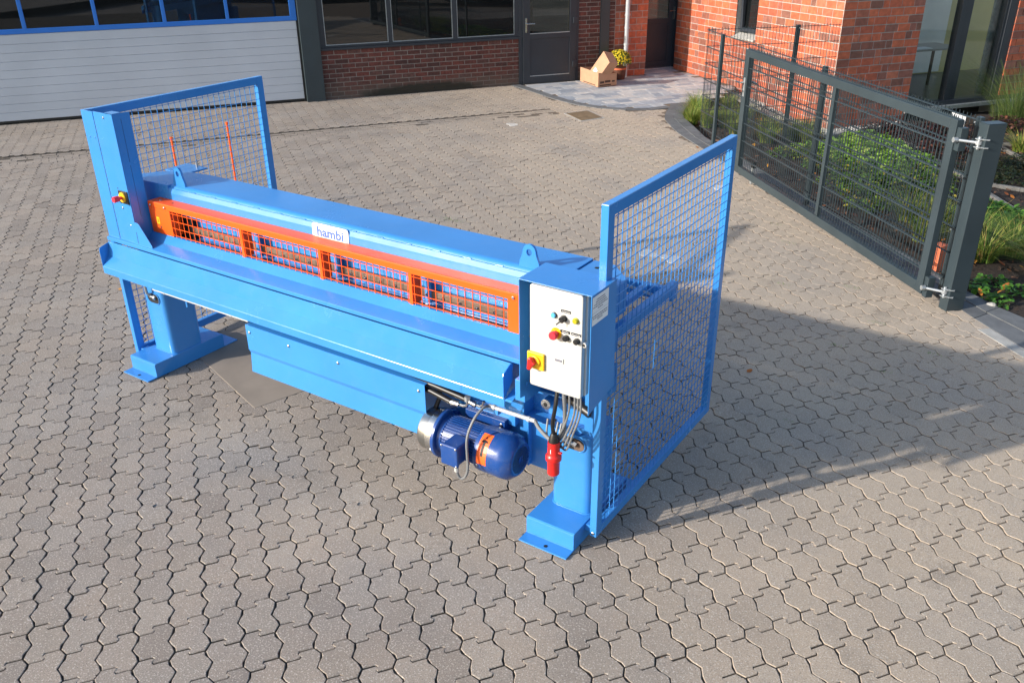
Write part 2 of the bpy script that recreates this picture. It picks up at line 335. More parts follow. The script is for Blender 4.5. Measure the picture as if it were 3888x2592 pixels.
def holeplate(mb, outer, hole, y0, y1):
    # flat plate in x,z with a hole, both loops same length, front y0, back y1
    k = len(outer)
    for i in range(k):
        j = (i+1) % k
        mb.quad((outer[i][0], y0, outer[i][1]), (outer[j][0], y0, outer[j][1]), (hole[j][0], y0, hole[j][1]), (hole[i][0], y0, hole[i][1]))
        mb.quad((outer[i][0], y1, outer[i][1]), (outer[j][0], y1, outer[j][1]), (hole[j][0], y1, hole[j][1]), (hole[i][0], y1, hole[i][1]))
        mb.quad((outer[i][0], y0, outer[i][1]), (outer[j][0], y0, outer[j][1]), (outer[j][0], y1, outer[j][1]), (outer[i][0], y1, outer[i][1]))
        mb.quad((hole[i][0], y0, hole[i][1]), (hole[j][0], y0, hole[j][1]), (hole[j][0], y1, hole[j][1]), (hole[i][0], y1, hole[i][1]))
exec_parts = []
# ================================================================ ground, paving, kerbs
# outlines in world x,y
KOUT = [(-.70, 11.35), (-.56, 10.95), (-.46, 10.62), (-.30, 10.18), (-.05, 9.82), (.26, 9.40), (.56, 9.08), (1.03, 8.60), (2.0, 7.62), (3.0, 6.61), (4.0, 5.60), (4.88, 4.72), (5.02, 4.575), (5.20, 4.37), (5.6, 3.98), (6.6, 3.1)]
KIN = [(-.40, 11.55), (-.30, 11.08), (-.20, 10.72), (-.05, 10.40), (.16, 10.12), (.42, 9.78), (.76, 9.30), (1.24, 8.81), (2.21, 7.83), (3.21, 6.82), (4.21, 5.81), (5.04, 4.98), (5.16, 4.80), (5.36, 4.72), (5.78, 4.45), (6.9, 3.75)]
LOUT = [(-4.22, 11.44), (-3.55, 11.11), (-2.95, 10.78), (-2.40, 10.50), (-1.9, 10.33), (-1.45, 10.32), (-.98, 10.44), (-.66, 10.72), (-.52, 11.0)]
LIN = [(-4.05, 11.56), (-3.45, 11.25), (-2.88, 10.94), (-2.34, 10.66), (-1.86, 10.49), (-1.47, 10.48), (-1.07, 10.59), (-.80, 10.84), (-.68, 11.1)]
bedpoly = KIN+[(12, 2), (12, 25), (3, 25)]+[tuple(bw(10.75, 8.35)[:2])]
entry = LIN+[(-.5, 11.5), (-.2, 12.3)]+[tuple(bw(10.75, 8.2)[:2]), tuple(bw(10.75, 10.8)[:2]), tuple(bw(6.98, 10.8)[:2])]
SLAB = [(1.245, .175)]
e1 = Vector((-.956, .293)); e2 = Vector((.293, .956)); S0 = Vector((1.245, .175))
SLAB = [tuple(S0), tuple(S0+e1*1.34), tuple(S0+e1*1.34+e2*1.7), tuple(S0+e2*1.7)]
SLAB2 = [tuple(S0+e1*.06+e2*.06), tuple(S0+e1*1.28+e2*.06), tuple(S0+e1*1.28+e2*1.64), tuple(S0+e1*.06+e2*1.64)]
def zbed(u, v):
    cl = lambda t: min(1, max(0, t))
    return -.27*cl((u-7.9)/2.6)*cl((9.3-v)/3.2)
# far ground sheet
g = MB(); N = 24
for i in range(N):
    for j in range(N):
        a, b = -60+120*i/N, -60+120*j/N; s = 120/N
        if -10 < (a+s/2) < 10 and -10 < (b+s/2) < 15: continue
        g.quad((a, b, -.02), (a+s, b, -.02), (a+s, b+s, -.02), (a, b+s, -.02))
ring = g
g2 = MB(); g2.quad((-60, -60, -.35), (60, -60, -.35), (60, 60, -.35), (-60, 60, -.35))
struct(g2.build('ground', GROUND), 'broad bare ground sheet that carries the whole yard')
pav = thing('pavement', 'yard of wavy interlocking concrete paving stones with dark joints', None, (0, 0, 0), kind='structure')
# bedding under the stones, a grid in the building frame; joints are better filled towards the gate
gb = MB(BF); us = [-9+.2*i for i in range(0, 113)]; vs = [-9+.2*i for i in range(0, 98)]
def bedz(u, v):
    p = bw(u, v); s = .45*p.x+.40*p.y
    f = min(1, max(0, (s-1.8)/1.8)); return -.0115+.0070*f
for i in range(len(us)-1):
    for j in range(len(vs)-1):
        a, b, c, d = us[i], us[i+1], vs[j], vs[j+1]
        q = bw((a+b)/2, (c+d)/2)
        if any(inside(bw(x, y), bedpoly) for x in (a, b) for y in (c, d)) or (a > 10.7 and c < 8.4): continue
        gb.quad((a, c, bedz(a, c)), (b, c, bedz(b, c)), (b, d, bedz(b, d)), (a, d, bedz(a, d)))
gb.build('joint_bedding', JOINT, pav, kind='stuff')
g3 = MB(); 
for (x0, x1, y0, y1) in ((-60, -12, -60, 60), (-12, 60, -60, -11), (14, 60, -11, 60), (-12, 14, 19, 60)):
    g3.quad((x0, y0, -.02), (x1, y0, -.02), (x1, y1, -.02), (x0, y1, -.02))
g3.build('outer_yard', GROUND, pav)
# wavy double-T stones
PW, PP, AMP, DD = .1589, .2067, .0155, .0205
K3 = 3*math.pi/PP; GAP = .0033
def wave(v, g): return -AMP*math.sin(K3*v)+g         # v measured from an A joint
def side(v0, v1, du, g, n):
    return [(du+wave(v0+(v1-v0)*k/n, g), v0+(v1-v0)*k/n) for k in range(n+1)]
def joint(kind, v, g):
    # left to right centre-line of the end joint, kind A steps up, B steps down
    s = 1 if kind == 'A' else -1; c = PW/2
    return [(c-.006, v-s*DD+g), (c+.004, v-s*DD*.45+g), (c-.008, v+s*DD*.35+g), (c-.002, v+s*DD+g)]
def stone(kind):
    lo, hi = (0., PP); a, b = ('A', 'B') if kind == 0 else ('B', 'A')
    off = 0 if kind == 0 else PP
    sa = 1 if a == 'A' else -1; sb = 1 if b == 'A' else -1
    L = side(lo-sa*DD+GAP+off, hi-sb*DD-GAP+off, 0, GAP, 6)
    R = side(lo+sa*DD+GAP+off, hi+sb*DD-GAP+off, PW, -GAP, 6)
    bot = joint(a, lo+off, GAP); top = joint(b, hi+off, -GAP)
    poly = [L[0]]+bot+R+top[::-1]+L[:0:-1]
    return [(x, y-off) for x, y in poly]
def stone_geo(poly, bev=.0030, depth=.016):
    cx = sum(p[0] for p in poly)/len(poly); cy = sum(p[1] for p in poly)/len(poly); n = len(poly)
    ins = []
    A = sum(poly[i][0]*poly[(i+1) % n][1]-poly[(i+1) % n][0]*poly[i][1] for i in range(n)); sg = 1 if A > 0 else -1
    for i in range(n):
        p0, p1, p2 = Vector(poly[i-1]), Vector(poly[i]), Vector(poly[(i+1) % n])
        d1 = (p1-p0).normalized(); d2 = (p2-p1).normalized(); nn = (Vector((-d1.y, d1.x))+Vector((-d2.y, d2.x)))*sg
        nn = nn.normalized() if nn.length > 1e-6 else Vector((-d1.y, d1.x))*sg
        ins.append((p1.x+nn.x*bev, p1.y+nn.y*bev))
    return ins
GEO = []
for kind in (0, 1):
    poly = stone(kind); GEO.append((poly, stone_geo(poly)))
def stone_mesh(kind):
    poly, ins = GEO[kind]; m = MB(BF.to_3x3().to_4x4()); n = len(poly)
    m.v = [Vector((x, y, 0)) for x, y in ins]+[Vector((x, y, -.004)) for x, y in poly]+[Vector((x, y, -.018)) for x, y in poly]
    m.f = [tuple(range(n))]+[(i, n+i, n+(i+1) % n, (i+1) % n) for i in range(n)]+[(n+i, 2*n+i, 2*n+(i+1) % n, n+(i+1) % n) for i in range(n)]
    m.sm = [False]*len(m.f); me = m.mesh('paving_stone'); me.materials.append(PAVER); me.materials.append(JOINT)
    for k in range(1+n, 1+2*n): me.polygons[k].material_index = 1  # side faces take the dark joint colour as painted shade against bright sunlit edges
    return me
SM = [stone_mesh(0), stone_mesh(1)]
U0, V0 = -.016, -2.441
cand = []
lat_v = [V0+PP*n for n in range(-14, 62)]
for ku in range(-40, 75):
    u = U0+PW*ku
    for n in range(-14, 61):
        v = V0+PP*n; kind = n % 2; cu, cv = u+PW/2, v+PP/2
        if cv > 10.12 or (6.99 < cv < 7.60 and cu < 6.60): continue
        q = bw(cu, cv); pp = pix(q)
        if not pp or not (-900 < pp[0] < 4800 and -700 < pp[1] < 3500): continue
        if cu > 10.7 or inside(q, bedpoly) or inside(q, SLAB2) or inside(q, entry): continue
        if inside(q, KOUT+KIN[::-1]) or inside(q, LOUT+LIN[::-1]): continue
        if q.x > 5.3 and q.y > 4.2-(q.x-5.3)*.9: continue
        vis = 0 <= pp[0] <= 3888 and 0 <= pp[1] <= 2592 and not (0 < q.x < 3.9 and .1 < q.y < 1.2)
        cand.append((vis, 1/pp[2], u, v, kind, cv))
cand.sort(key=lambda c: (-c[0], -c[1]))
rnd = random.Random(3)
big = MB()
def jig(v): return rnd.gauss(0, .0011), rnd.gauss(0, .006), rnd.gauss(0, .006), rnd.gauss(0, .0006), rnd.gauss(0, .0006)
sv, sf, sfm = [], [], []
PALES = [(2.73, 5.85), (2.50, 4.43), (2.28, 4.32), (-2.17, 8.57), (1.95, 7.35), (3.55, 3.9), (3.1, 6.4), (4.5, 3.1), (2.0, 6.9)]
SMP = []
for m_ in SM:
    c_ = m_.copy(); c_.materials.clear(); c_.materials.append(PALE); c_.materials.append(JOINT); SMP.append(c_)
for i, (vis, s, u, v, kind, cv) in enumerate(cand):
    dz, tx, ty, du, dv = jig(v)
    q_ = bw(u+PW/2, v+PP/2)
    if any((q_.x-a)**2+(q_.y-b)**2 < .0072 for a, b in PALES):
        o = put(SMP[kind], 'paving_stone', Matrix.Translation(bw(u, v, .001)), pav); o['label'] = 'pale worn paving stone'; continue
    if i < 300:
        M = Matrix.Translation(bw(u+du, v+dv, dz)) @ Matrix.Rotation(tx*.8, 4, 'X') @ Matrix.Rotation(ty*.8, 4, 'Y')
        put(SM[kind], 'paving_stone', M, pav)
    else:
        poly, ins = GEO[kind]; n = len(poly); b0 = len(sv)
        cx, cy = PW/2, PP/2
        for lst, z in ((ins, 0), (poly, -.0022), (poly, -.018)):
            for x, y in lst:
                q = bw(u+x+du, v+y+dv); sv.append((q.x, q.y, dz+z+(x-cx)*ty+(y-cy)*tx))
            if lst is poly and z < -.01: pass
        sf.append(tuple(b0+k for k in range(n))); sfm.append(0)
        for k in range(n): sf.append((b0+k, b0+n+k, b0+n+(k+1) % n, b0+(k+1) % n)); sfm += [0, 1]; sf.append((b0+n+k, b0+2*n+k, b0+2*n+(k+1) % n, b0+n+(k+1) % n))  # merged stones: sunlit sides darkened by the joint colour as well
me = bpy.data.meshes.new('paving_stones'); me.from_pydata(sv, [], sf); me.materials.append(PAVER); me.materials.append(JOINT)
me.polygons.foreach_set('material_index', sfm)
bm = bmesh.new(); bm.from_mesh(me); bmesh.ops.recalc_face_normals(bm, faces=bm.faces); bm.to_mesh(me); bm.free()
o = bpy.data.objects.new('paving_stones', me); C.objects.link(o); par(o, pav); o['kind'] = 'stuff'
# concrete slab under the machine
sb = MB(); sb.prism([(p[0], p[1]) for p in SLAB], -.10, .003, axis=2)
struct(sb.build('concrete_slab', SLABM, bevel=.004), 'smooth tan concrete slab let into the paving under the machine')
# rectangular stones: gutter rows in front of the building
def blocks(parent, name, m, items, z=0.0, depth=.02, limit=300):
    # items: (u, v, du, dv, dz) in building frame; unit box mesh shared by size
    cache = {}; st = MB(BF); cnt = 0
    for k, (u, v, du, dv, dz) in enumerate(items):
        if cnt < limit:
            key = (round(du, 3), round(dv, 3))
            if key not in cache:
                b = MB(BF.to_3x3().to_4x4()); bev = .0025; x, y = du/2, dv/2
                b.v = [Vector((sx*(x-bev), sy*(y-bev), 0)) for sx, sy in ((-1, -1), (1, -1), (1, 1), (-1, 1))]+[Vector((sx*x, sy*y, -bev)) for sx, sy in ((-1, -1), (1, -1), (1, 1), (-1, 1))]+[Vector((sx*x, sy*y, -depth)) for sx, sy in ((-1, -1), (1, -1), (1, 1), (-1, 1))]
                b.f = [(0, 1, 2, 3)]+[(a, (a+1) % 4, 4+(a+1) % 4, 4+a) for a in range(4)]+[(4+a, 4+(a+1) % 4, 8+(a+1) % 4, 8+a) for a in range(4)]; b.sm = [False]*9
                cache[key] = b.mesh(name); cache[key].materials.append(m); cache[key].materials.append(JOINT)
                for k_ in range(5, 9): cache[key].polygons[k_].material_index = 1  # block sides shaded by colour too, sharing the joint sand material
            put(cache[key], name, Matrix.Translation(bw(u, v, z+dz)), parent); cnt += 1
        else: st.box(u-du/2, u+du/2, v-dv/2, v+dv/2, z+dz-depth, z+dz)
    if st.v: st.build(name+'_rest', m, parent, kind='stuff')
gut = thing('gutter', 'rows of rectangular stones forming a shallow gutter before the brick wall', None, tuple(bw(3, 7.4)), kind='structure')
items = []
rg = random.Random(5)
rows = [(7.555, .17), (7.46, .0), (7.365, .085), (7.27, .0), (7.175, .11), (7.08, .03)]
for r_, (v, o_) in enumerate(rows):
    n = 0; u = -1.9+o_
    while u < 6.62:
        dz = (-.003, -.008, -.009, -.007, -.004, -.002)[r_]+rg.gauss(0, .0015)
        items.append((u+.1, v, .192, .088, dz)); u += .2
items.sort(key=lambda t: -t[0]); items.sort(key=lambda t: abs(t[0]-3))
blocks(gut, 'gutter_stone', PAVER, items)
# narrow slot along the gutter
MB(BF).box(-5, 6.6, 7.505, 7.513, -.03, -.012).build('slot_drain', DARKHOLE, gut)
# kerbs
def strip_stones(parent, name, m, A, B, ln, z0, z1, gap=.004):
    # blocks between two polylines of equal length
    def at(P, t):
        i = min(int(t), len(P)-2); f = t-i; return Vector(P[i]).lerp(Vector(P[i+1]), f)
    t = 0.; T = len(A)-1
    while t < T-1e-3:
        i = min(int(t), len(A)-2); seg = (Vector(A[i+1])-Vector(A[i])).length; t2 = min(T, t+ln/seg)
        if T-t2 < .25*ln/seg: t2 = T
        a, b, c, d = at(A, t), at(A, t2), at(B, t2), at(B, t)
        cen = (a+b+c+d)/4; f = lambda p: cen+(p-cen)*(1-gap/max(.05, (p-cen).length))
        q = [f(a), f(b), f(c), f(d)]; mb = MB(); dz = rg.gauss(0, .0012)
        mb.prism([(p.x-cen.x, p.y-cen.y) for p in q], z0, z1+dz, axis=2)
        me = mb.mesh(name); me.materials.append(m); put(me, name, Matrix.Translation((cen.x, cen.y, 0)), parent); t = t2
kb = thing('kerb', 'dark grey kerb band curving round the planting bed below the fence', None, (1, 8.6, 0), kind='structure')
MID = [tuple((Vector(a)+Vector(b))/2) for a, b in zip(KOUT, KIN)]
strip_stones(kb, 'kerb_stone', KERB, KOUT, MID, .33, -.08, .006)
strip_stones(kb, 'kerb_stone', KERB, MID, KIN, .33, -.08, .012)
kb2 = thing('entrance_kerb', 'dark grey kerb band edging the light paving by the doors', None, (-2, 10.4, 0), kind='structure')
strip_stones(kb2, 'kerb_stone', KERB, LOUT, LIN, .5, -.08, .008)
strip_stones(kb2, 'kerb_stone', MORT, [(5.30, 4.27), (6.6, 3.05)], [(5.22, 4.20), (6.5, 2.96)], .4, -.05, .004)
# light mixed paving at the doors
lp = thing('entrance_paving', 'light grey and beige mixed rectangular paving before the doors', None, tuple(bw(9, 9)), kind='structure')
items = []; v = 6.55; row = 0
while v < 10.72:
    u = 6.6+rg.random()*.2
    h = (.12, .18, .12, .24)[row % 4]
    while u < 10.74:
        w = rg.choice((.18, .24, .30, .36, .36)); q = bw(u+w/2, v+h/2)
        lim = 10.03 if u < 9.75 else 10.72
        if inside(q, entry) and v+h/2 < lim and u+w < 10.76: items.append((u+w/2, v+h/2, w-.004, h-.004, rg.gauss(0, .001)))
        u += w
    v += h; row += 1
items.sort(key=lambda t: -t[2]*t[3])
blocks(lp, 'paving_stone', LPAVE, items, z=.004)
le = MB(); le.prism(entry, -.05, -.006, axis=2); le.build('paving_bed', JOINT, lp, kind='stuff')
# rusty drain cover with stone frame
cov = thing('drain_cover', 'rusty square steel drain cover lying by the entrance kerb', 'drain cover', (-1.5, 9.7, 0))
P4 = [Vector((-1.86, 9.66)), Vector((-1.35, 9.30)), Vector((-1.17, 9.70)), Vector((-1.66, 10.05))]
ce = sum(P4, Vector((0, 0)))/4
MB().prism([tuple(ce+(p-ce)*1.10) for p in P4], -.03, .004, axis=2).build('cover_frame', MORT, cov)
MB().prism([tuple(ce+(p-ce)*.97) for p in P4], -.02, .009, axis=2).build('cover_plate', RUST, cov, bevel=.002)
# planting bed terrain
bd = MB(BF); us = [6.4+.2*i for i in range(0, 56)]; vs = [-4+.2*i for i in range(0, 75)]
rb = random.Random(9); hz = {}
def bz(u, v):
    k = (round(u, 2), round(v, 2))
    if k not in hz:
        q = bw(u, v); ins_ = inside(q, bedpoly)
        hz[k] = zbed(u, v)-(.015 if ins_ else .06)+rb.gauss(0, .008)
    return hz[k]
for i in range(len(us)-1):
    for j in range(len(vs)-1):
        cs = [bw(us[i+a], vs[j+b]) for a, b in ((0, 0), (1, 0), (1, 1), (0, 1))]
        if us[i] > 10.7 and vs[j] > 5.4: continue
        if vs[j] > 8.4: continue
        if not any(inside(c, bedpoly) for c in cs): continue
        bd.quad(*[(us[i+a], vs[j+b], bz(us[i+a], vs[j+b])) for a, b in ((0, 0), (1, 0), (1, 1), (0, 1))], smooth=True)
struct(bd.build('soil', SOIL), 'dark bark mulched soil of the planting bed')
# bark chips
ch = MB(); n = 0
while n < 7000:
    u, v = 6.8+rb.random()*7, -3+rb.random()*10
    q = bw(u, v)
    if not inside(q, bedpoly) or (u > 10.4 and v > 5): continue
    n += 1; z = zbed(u, v)-.008+rb.random()*.012; a = rb.random()*6.3; l = .008+rb.random()*.022; w = l*.4
    d = Vector((math.cos(a), math.sin(a), rb.gauss(0, .35)))*l; e = Vector((-math.sin(a), math.cos(a), rb.gauss(0, .35)))*w; p = Vector((q.x, q.y, z))
    ch.quad(p-d-e, p+d-e, p+d+e, p-d+e)
struct(ch.build('bark_mulch', BARK)); bpy.data.objects['bark_mulch']['kind'] = 'stuff'; bpy.data.objects['bark_mulch']['label'] = 'loose bark chips scattered over the bed soil'
# pebble strips along the office walls
pb = MB(); 
ico = [Vector(p).normalized() for p in ((1, 0, .0), (-1, 0, 0), (0, 1, 0), (0, -1, 0), (0, 0, 1), (0, 0, -1))]
icf = [(0, 2, 4), (2, 1, 4), (1, 3, 4), (3, 0, 4), (2, 0, 5), (1, 2, 5), (3, 1, 5), (0, 3, 5)]
n = 0
while n < 3800:
    if rb.random() < .62: u, v = 10.38+rb.random()*.37, 5.1+rb.random()*3.2
    else: u, v = 10.38+rb.random()*1.9, 5.06+rb.random()*.38
    n += 1; q = bw(u, v, zbed(u, v)+rb.random()*.012); r = .010+rb.random()*.014; s = [r*(.7+.6*rb.random()) for _ in range(3)]; k = len(pb.v); a = rb.random()*3
    for p in ico: pb.v.append(q+Vector(((p.x*math.cos(a)-p.y*math.sin(a))*s[0], (p.x*math.sin(a)+p.y*math.cos(a))*s[1], p.z*s[2]*.7)))
    for f in icf: pb.f.append(tuple(k+i for i in f)); pb.sm.append(True)
o = pb.build('pebbles', GRAVEL); o['kind'] = 'stuff'; o['label'] = 'grey pebble strip at the foot of the orange brick walls'
# concrete edgings in the bed
eg = thing('bed_edging', 'thin concrete edging strips dividing the planting beds', None, (4, 9.5, -.2), kind='structure')
def edging(pts, w=.06, h=.05):
    for a, b in zip(pts[:-1], pts[1:]):
        A, B = Vector((a[0], a[1], 0)), Vector((b[0], b[1], 0)); za = zbed(*uv(A)); zb_ = zbed(*uv(B)); A.z = za+h/2-.02; B.z = zb_+h/2-.02
        MB().bar(A, B, w, h).build('edging_stone', EDGE, eg, bevel=.004)
edging([(1.02, 12.65-.9), (2.09, 11.28), (2.59, 12.35), (3.1, 13.0)], .05)
edging([(2.75, 12.2), (3.57, 11.16), (3.95, 10.47), (4.15, 10.2), (4.73, 9.07), (5.13, 8.32), (5.6, 7.5)], .07)
edging([(4.15, 10.25), (4.68, 9.75), (5.01, 9.71), (5.6, 9.72)], .05)
edging([(4.2, 12.3), (4.52, 12.0), (4.82, 11.49), (5.3, 10.8)], .05)
edging([(4.3, 12.15), (4.72, 12.38), (5.3, 12.6)], .05)
# ================================================================ factory building (v = 10.05 plane) and office building
def bricks(parent, m, items, limit=300, name='brick', th=.02):
    # items: (face, a0, a1, z0, z1, plane, out) face 'V': runs along u on plane v, faces -v ; 'U': runs along v on plane u, faces -u
    cache = {}; st = MB(BF)
    def pxs(it):
        f, a0, a1, z0, z1, pl = it; c = bw((a0+a1)/2, pl, (z0+z1)/2) if f == 'V' else bw(pl, (a0+a1)/2, (z0+z1)/2)
        p = pix(c)
        if not p: return 0
        return (1 if (-50 < p[0] < 3940 and -120 < p[1] < 2700) else 0)*(a1-a0)/p[2]
    items = sorted(items, key=lambda t: -pxs(t)); rr = random.Random(11)
    for k, it in enumerate(items):
        f, a0, a1, z0, z1, pl = it; pr_ = rr.uniform(0, .003); w, h = a1-a0, z1-z0
        if k < limit:
            key = (f, round(w, 3), round(h, 3))
            if key not in cache:
                b = MB(BF.to_3x3().to_4x4())
                if f == 'V': b.box(-w/2, w/2, -.004, th, -h/2, h/2)
                else: b.box(-.004, th, -w/2, w/2, -h/2, h/2)
                cache[key] = b.mesh(name); cache[key].materials.append(m)
            c = bw((a0+a1)/2, pl-pr_, (z0+z1)/2) if f == 'V' else bw(pl-pr_, (a0+a1)/2, (z0+z1)/2)
            put(cache[key], name, Matrix.Translation(c), parent)
        elif f == 'V': st.box(a0, a1, pl-.004-pr_, pl+th, z0, z1)
        else: st.box(pl-.004-pr_, pl+th, a0, a1, z0, z1)
    if st.v: st.build(name+'_rest', m, parent, kind='stuff')
def course(face, a0, a1, z0, z1, pl, L, H, jn, off=.5, half=None, pattern=None, seed=1, top=None, z_start=None):
    out = []; z = z_start if z_start is not None else z0; n = 0; rr = random.Random(seed)
    while z < z1-.01:
        ht = min(H, z1-z)
        if ht > .02:
            if pattern is None:
                x = a0-(L+jn)*(off if n % 2 else 0)-rr.uniform(0, .008)
                while x < a1:
                    s, e = max(x, a0), min(x+L, a1)
                    if e-s > .02: out.append((face, s, e, max(z, z0), z+ht, pl))
                    x += L+jn
            else:
                x = a0; k = rr.randrange(len(pattern))
                while x < a1-.02:
                    l = pattern[k % len(pattern)]; k += rr.choice((1, 1, 2)); e = min(x+l, a1)
                    if a1-e < .08: e = a1
                    out.append((face, x, e, max(z, z0), z+ht, pl)); x = e+jn
        z += H+jn; n += 1
    return out
VW = 10.05
def B(): return MB(BF)
fac = thing('factory_building', 'old workshop front of dark brick, anthracite windows and a white blue framed door', 'workshop building', tuple(bw(5, VW)))
# --- brick plinth under the window band
B().box(3.16, 6.975, VW-.0075, VW+.24, -.3, .862).build('mortar_wall', MORT_D, fac)
bricks(fac, BR_OLD, course('V', 3.165, 6.972, -.03, .86, VW-.006, .235, .070, .0115, z_start=-.028), 300)
# algae stain and repaired mortar at the foot: flat patches on the wall
# --- brick pier right of the door, brick return and steel columns
pier = thing('brick_pier', 'dark brick pier between the workshop door and the steel column', 'brick pier', tuple(bw(8.47, VW)))
B().box(8.235, 8.705, VW-.0075, VW+.5, -.1, 2.6).build('mortar_wall', MORT_D, pier)
bricks(pier, BR_OLD, course('V', 8.24, 8.70, .0, 2.3, VW-.006, .235, .070, .0115, off=.28, seed=3), 300)
cols = thing('steel_column', 'anthracite steel column beside the narrow brick strip left of the downspout', 'steel column', tuple(bw(8.8, VW)))
B().box(8.708, 8.905, VW-.03, VW+.3, -.05, 3.0).build('shaft', ANTH, cols, bevel=.003)
pier2 = thing('brick_strip', 'narrow strip of dark brick between the steel column and the orange brick pier', 'brick strip', tuple(bw(8.97, VW)))
B().box(8.908, 9.05, VW+.0105, VW+.5, -.1, 2.6).build('mortar_wall', MORT_D, pier2)
bricks(pier2, BR_OLD, course('V', 8.925, 9.05, 0, 2.3, VW+.012, .115, .070, .0115, off=0, seed=4), 120)
# --- window band
wf = B()
for (a, b, c, d) in ((3.16, 7.04, .862, .905), ): wf.box(a, b, VW-.045, VW+.06, c, d)
wf.build('window_sill', ANTH2, fac, bevel=.003)
fr = B(); fr.box(3.165, 7.04, VW-.02, VW+.05, .907, .945); fr.box(3.165, 3.27, VW-.02, VW+.05, .945, 3.0)
for a, b in ((4.422, 4.50), (5.656, 5.747), (6.892, 7.04)): fr.box(a, b, VW-.018, VW+.05, .945, 3.0)
fr.build('window_frame', ANTH2, fac, bevel=.003)
for a, b in ((3.27, 4.422), (4.50, 5.656), (5.747, 6.892)):
    B().box(a, b, VW+.012, VW+.022, .945, 3.0).build('window_pane', GLASS_D, fac)
    bd_ = B(); bd_.box(a, b, VW-.004, VW+.011, .945, .957); bd_.box(a, a+.012, VW-.004, VW+.011, .957, 3.0); bd_.box(b-.012, b, VW-.004, VW+.011, .957, 3.0); bd_.build('glazing_bead', ZINC, fac)
# dark room behind
rm = B(); rm.box(-2.8, 8.2, VW+3.5, VW+3.6, -.1, 3.2); rm.box(-2.8, 8.2, VW+.3, VW+3.5, -.06, -.01); rm.build('room', INT_DARK, fac)
# things dimly seen behind the window band
# --- column left of the window band
B().box(2.829, 3.158, VW-.10, VW+.3, -.03, 3.2).build('door_post', ANTH, fac, bevel=.004)
B().box(2.965, 3.163, VW-.112, VW-.102, -.03, .03).build('post_foot', ANTH, fac)
# --- sectional garage door
def gd(): return B()
zs = [.055]+[.055+.1325*k for k in range(1, 11)]; zs[-1] = 1.395
x0, x1 = -3.3, 2.79
for k in range(len(zs)-1):
    a, b = zs[k], zs[k+1]
    p_ = B(); pr_ = [(VW+.0, a+.002), (VW-.003, a+.004), (VW-.003, b-.006), (VW-.001, b-.003), (VW+.0, b-.001), (VW+.04, b-.001), (VW+.04, a+.002)]
    p_.prism(pr_, x0, x1, axis=0); p_.build('door_panel', GARAGE, fac)
B().box(x0, x1, VW+.002, VW+.05, .02, .054).build('door_seal', BLACK, fac)
B().box(x0, 2.83, VW+.05, VW+.2, -.05, .06).build('door_threshold', DARKHOLE, fac)
bf_ = B(); bf_.box(x0, 2.81, VW-.014, VW+.04, 1.398, 1.475)
for a, b in ((-2.55, -2.49), (-1.51, -1.45), (-.44, -.383), (.607, .667), (1.625, 1.68), (2.70, 2.81)): bf_.box(a, b, VW-.0135, VW+.04, 1.475, 2.6)
bf_.build('door_window_frame', BLUEF, fac, bevel=.004)
for a, b in ((-3.3, -2.55), (-2.49, -1.51), (-1.45, -.44), (-.383, .607), (.667, 1.625), (1.68, 2.70)):
    B().box(a, b, VW+.004, VW+.014, 1.476, 2.6).build('door_window_pane', GLASS_D, fac)
B().box(2.795, 2.827, VW+.0, VW+.1, -.02, 3).build('door_track', BLACK, fac)
# threshold kerb under garage door
struct(B().box(-3.3, 3.0, VW-.28, VW+.05, -.1, -.004).build('door_apron', SLABM), 'narrow concrete strip below the white sectional door')
# --- glazed workshop door
dr = B(); dr.box(6.975, 7.048, VW-.03, VW+.1, -.02, 3); dr.box(8.172, 8.236, VW-.03, VW+.1, -.02, 3); dr.build('door_frame', ANTH2, fac, bevel=.003)
lf = B(); lf.box(7.052, 7.196, VW-.05, VW+.02, .015, 3); lf.box(8.035, 8.168, VW-.05, VW+.02, .015, 3); lf.box(7.196, 8.035, VW-.05, VW+.02, .015, .148); lf.box(7.196, 8.035, VW-.05, VW+.02, .85, .94)
dl = lf.build('door_leaf', ANTH2, fac, bevel=.003)
B().box(7.196, 8.035, VW-.034, VW+.01, .148, .85).build('door_infill', ANTH2, dl)
B().box(7.196, 8.035, VW-.02, VW-.012, .94, 3).build('door_pane', GLASS_D, dl)
bd_ = B(); bd_.box(7.196, 8.035, VW-.049, VW-.022, .94, .952); bd_.box(7.196, 8.035, VW-.049, VW-.035, .148, .160); bd_.build('door_bead', ZINC, dl)
B().box(7.095, 7.130, VW-.062, VW-.051, .975, 1.235).build('handle_plate', STEEL, dl, bevel=.002)
MB(BF).tube([(7.112, VW-.06, 1.135), (7.112, VW-.115, 1.135), (7.125, VW-.12, 1.135), (7.27, VW-.12, 1.135)], .010, 8).build('door_handle', STEEL, dl)
for z in (1.10, .28): B().box(8.10, 8.19, VW-.075, VW-.051, z, z+.11).build('door_hinge', ANTH2, dl, bevel=.004)
# --- orange pier + door 2 of the office link
off = thing('office_building', 'new office building of large orange red bricks with a floor to ceiling window', 'office building', tuple(bw(10.75, 7.5)))
V2 = 10.72
B().box(9.052, 9.80, VW+.0585, VW+.6, -.1, 3).build('mortar_wall', MORT, off)
L1 = course('V', 9.055, 9.798, 0, 2.3, VW+.06, .24, .113, .0125, off=.5, seed=6)
B().box(9.80, 9.845, V2-.05, V2+.1, -.02, 3).build('door_frame', ANTH2, off)
B().box(9.79, 9.80, VW+.07, V2, 0, 3).build('reveal', BR_NEW, off)
l2 = B(); l2.box(9.847, 9.93, V2-.03, V2+.03, .02, 3); l2.box(10.62, 10.75, V2-.03, V2+.03, .02, 3); l2.box(9.93, 10.62, V2-.03, V2+.03, .02, .14); l2.box(9.93, 10.62, V2-.03, V2+.03, .93, 1.01)
dl2 = l2.build('door_leaf', ANTH2, off, bevel=.003)
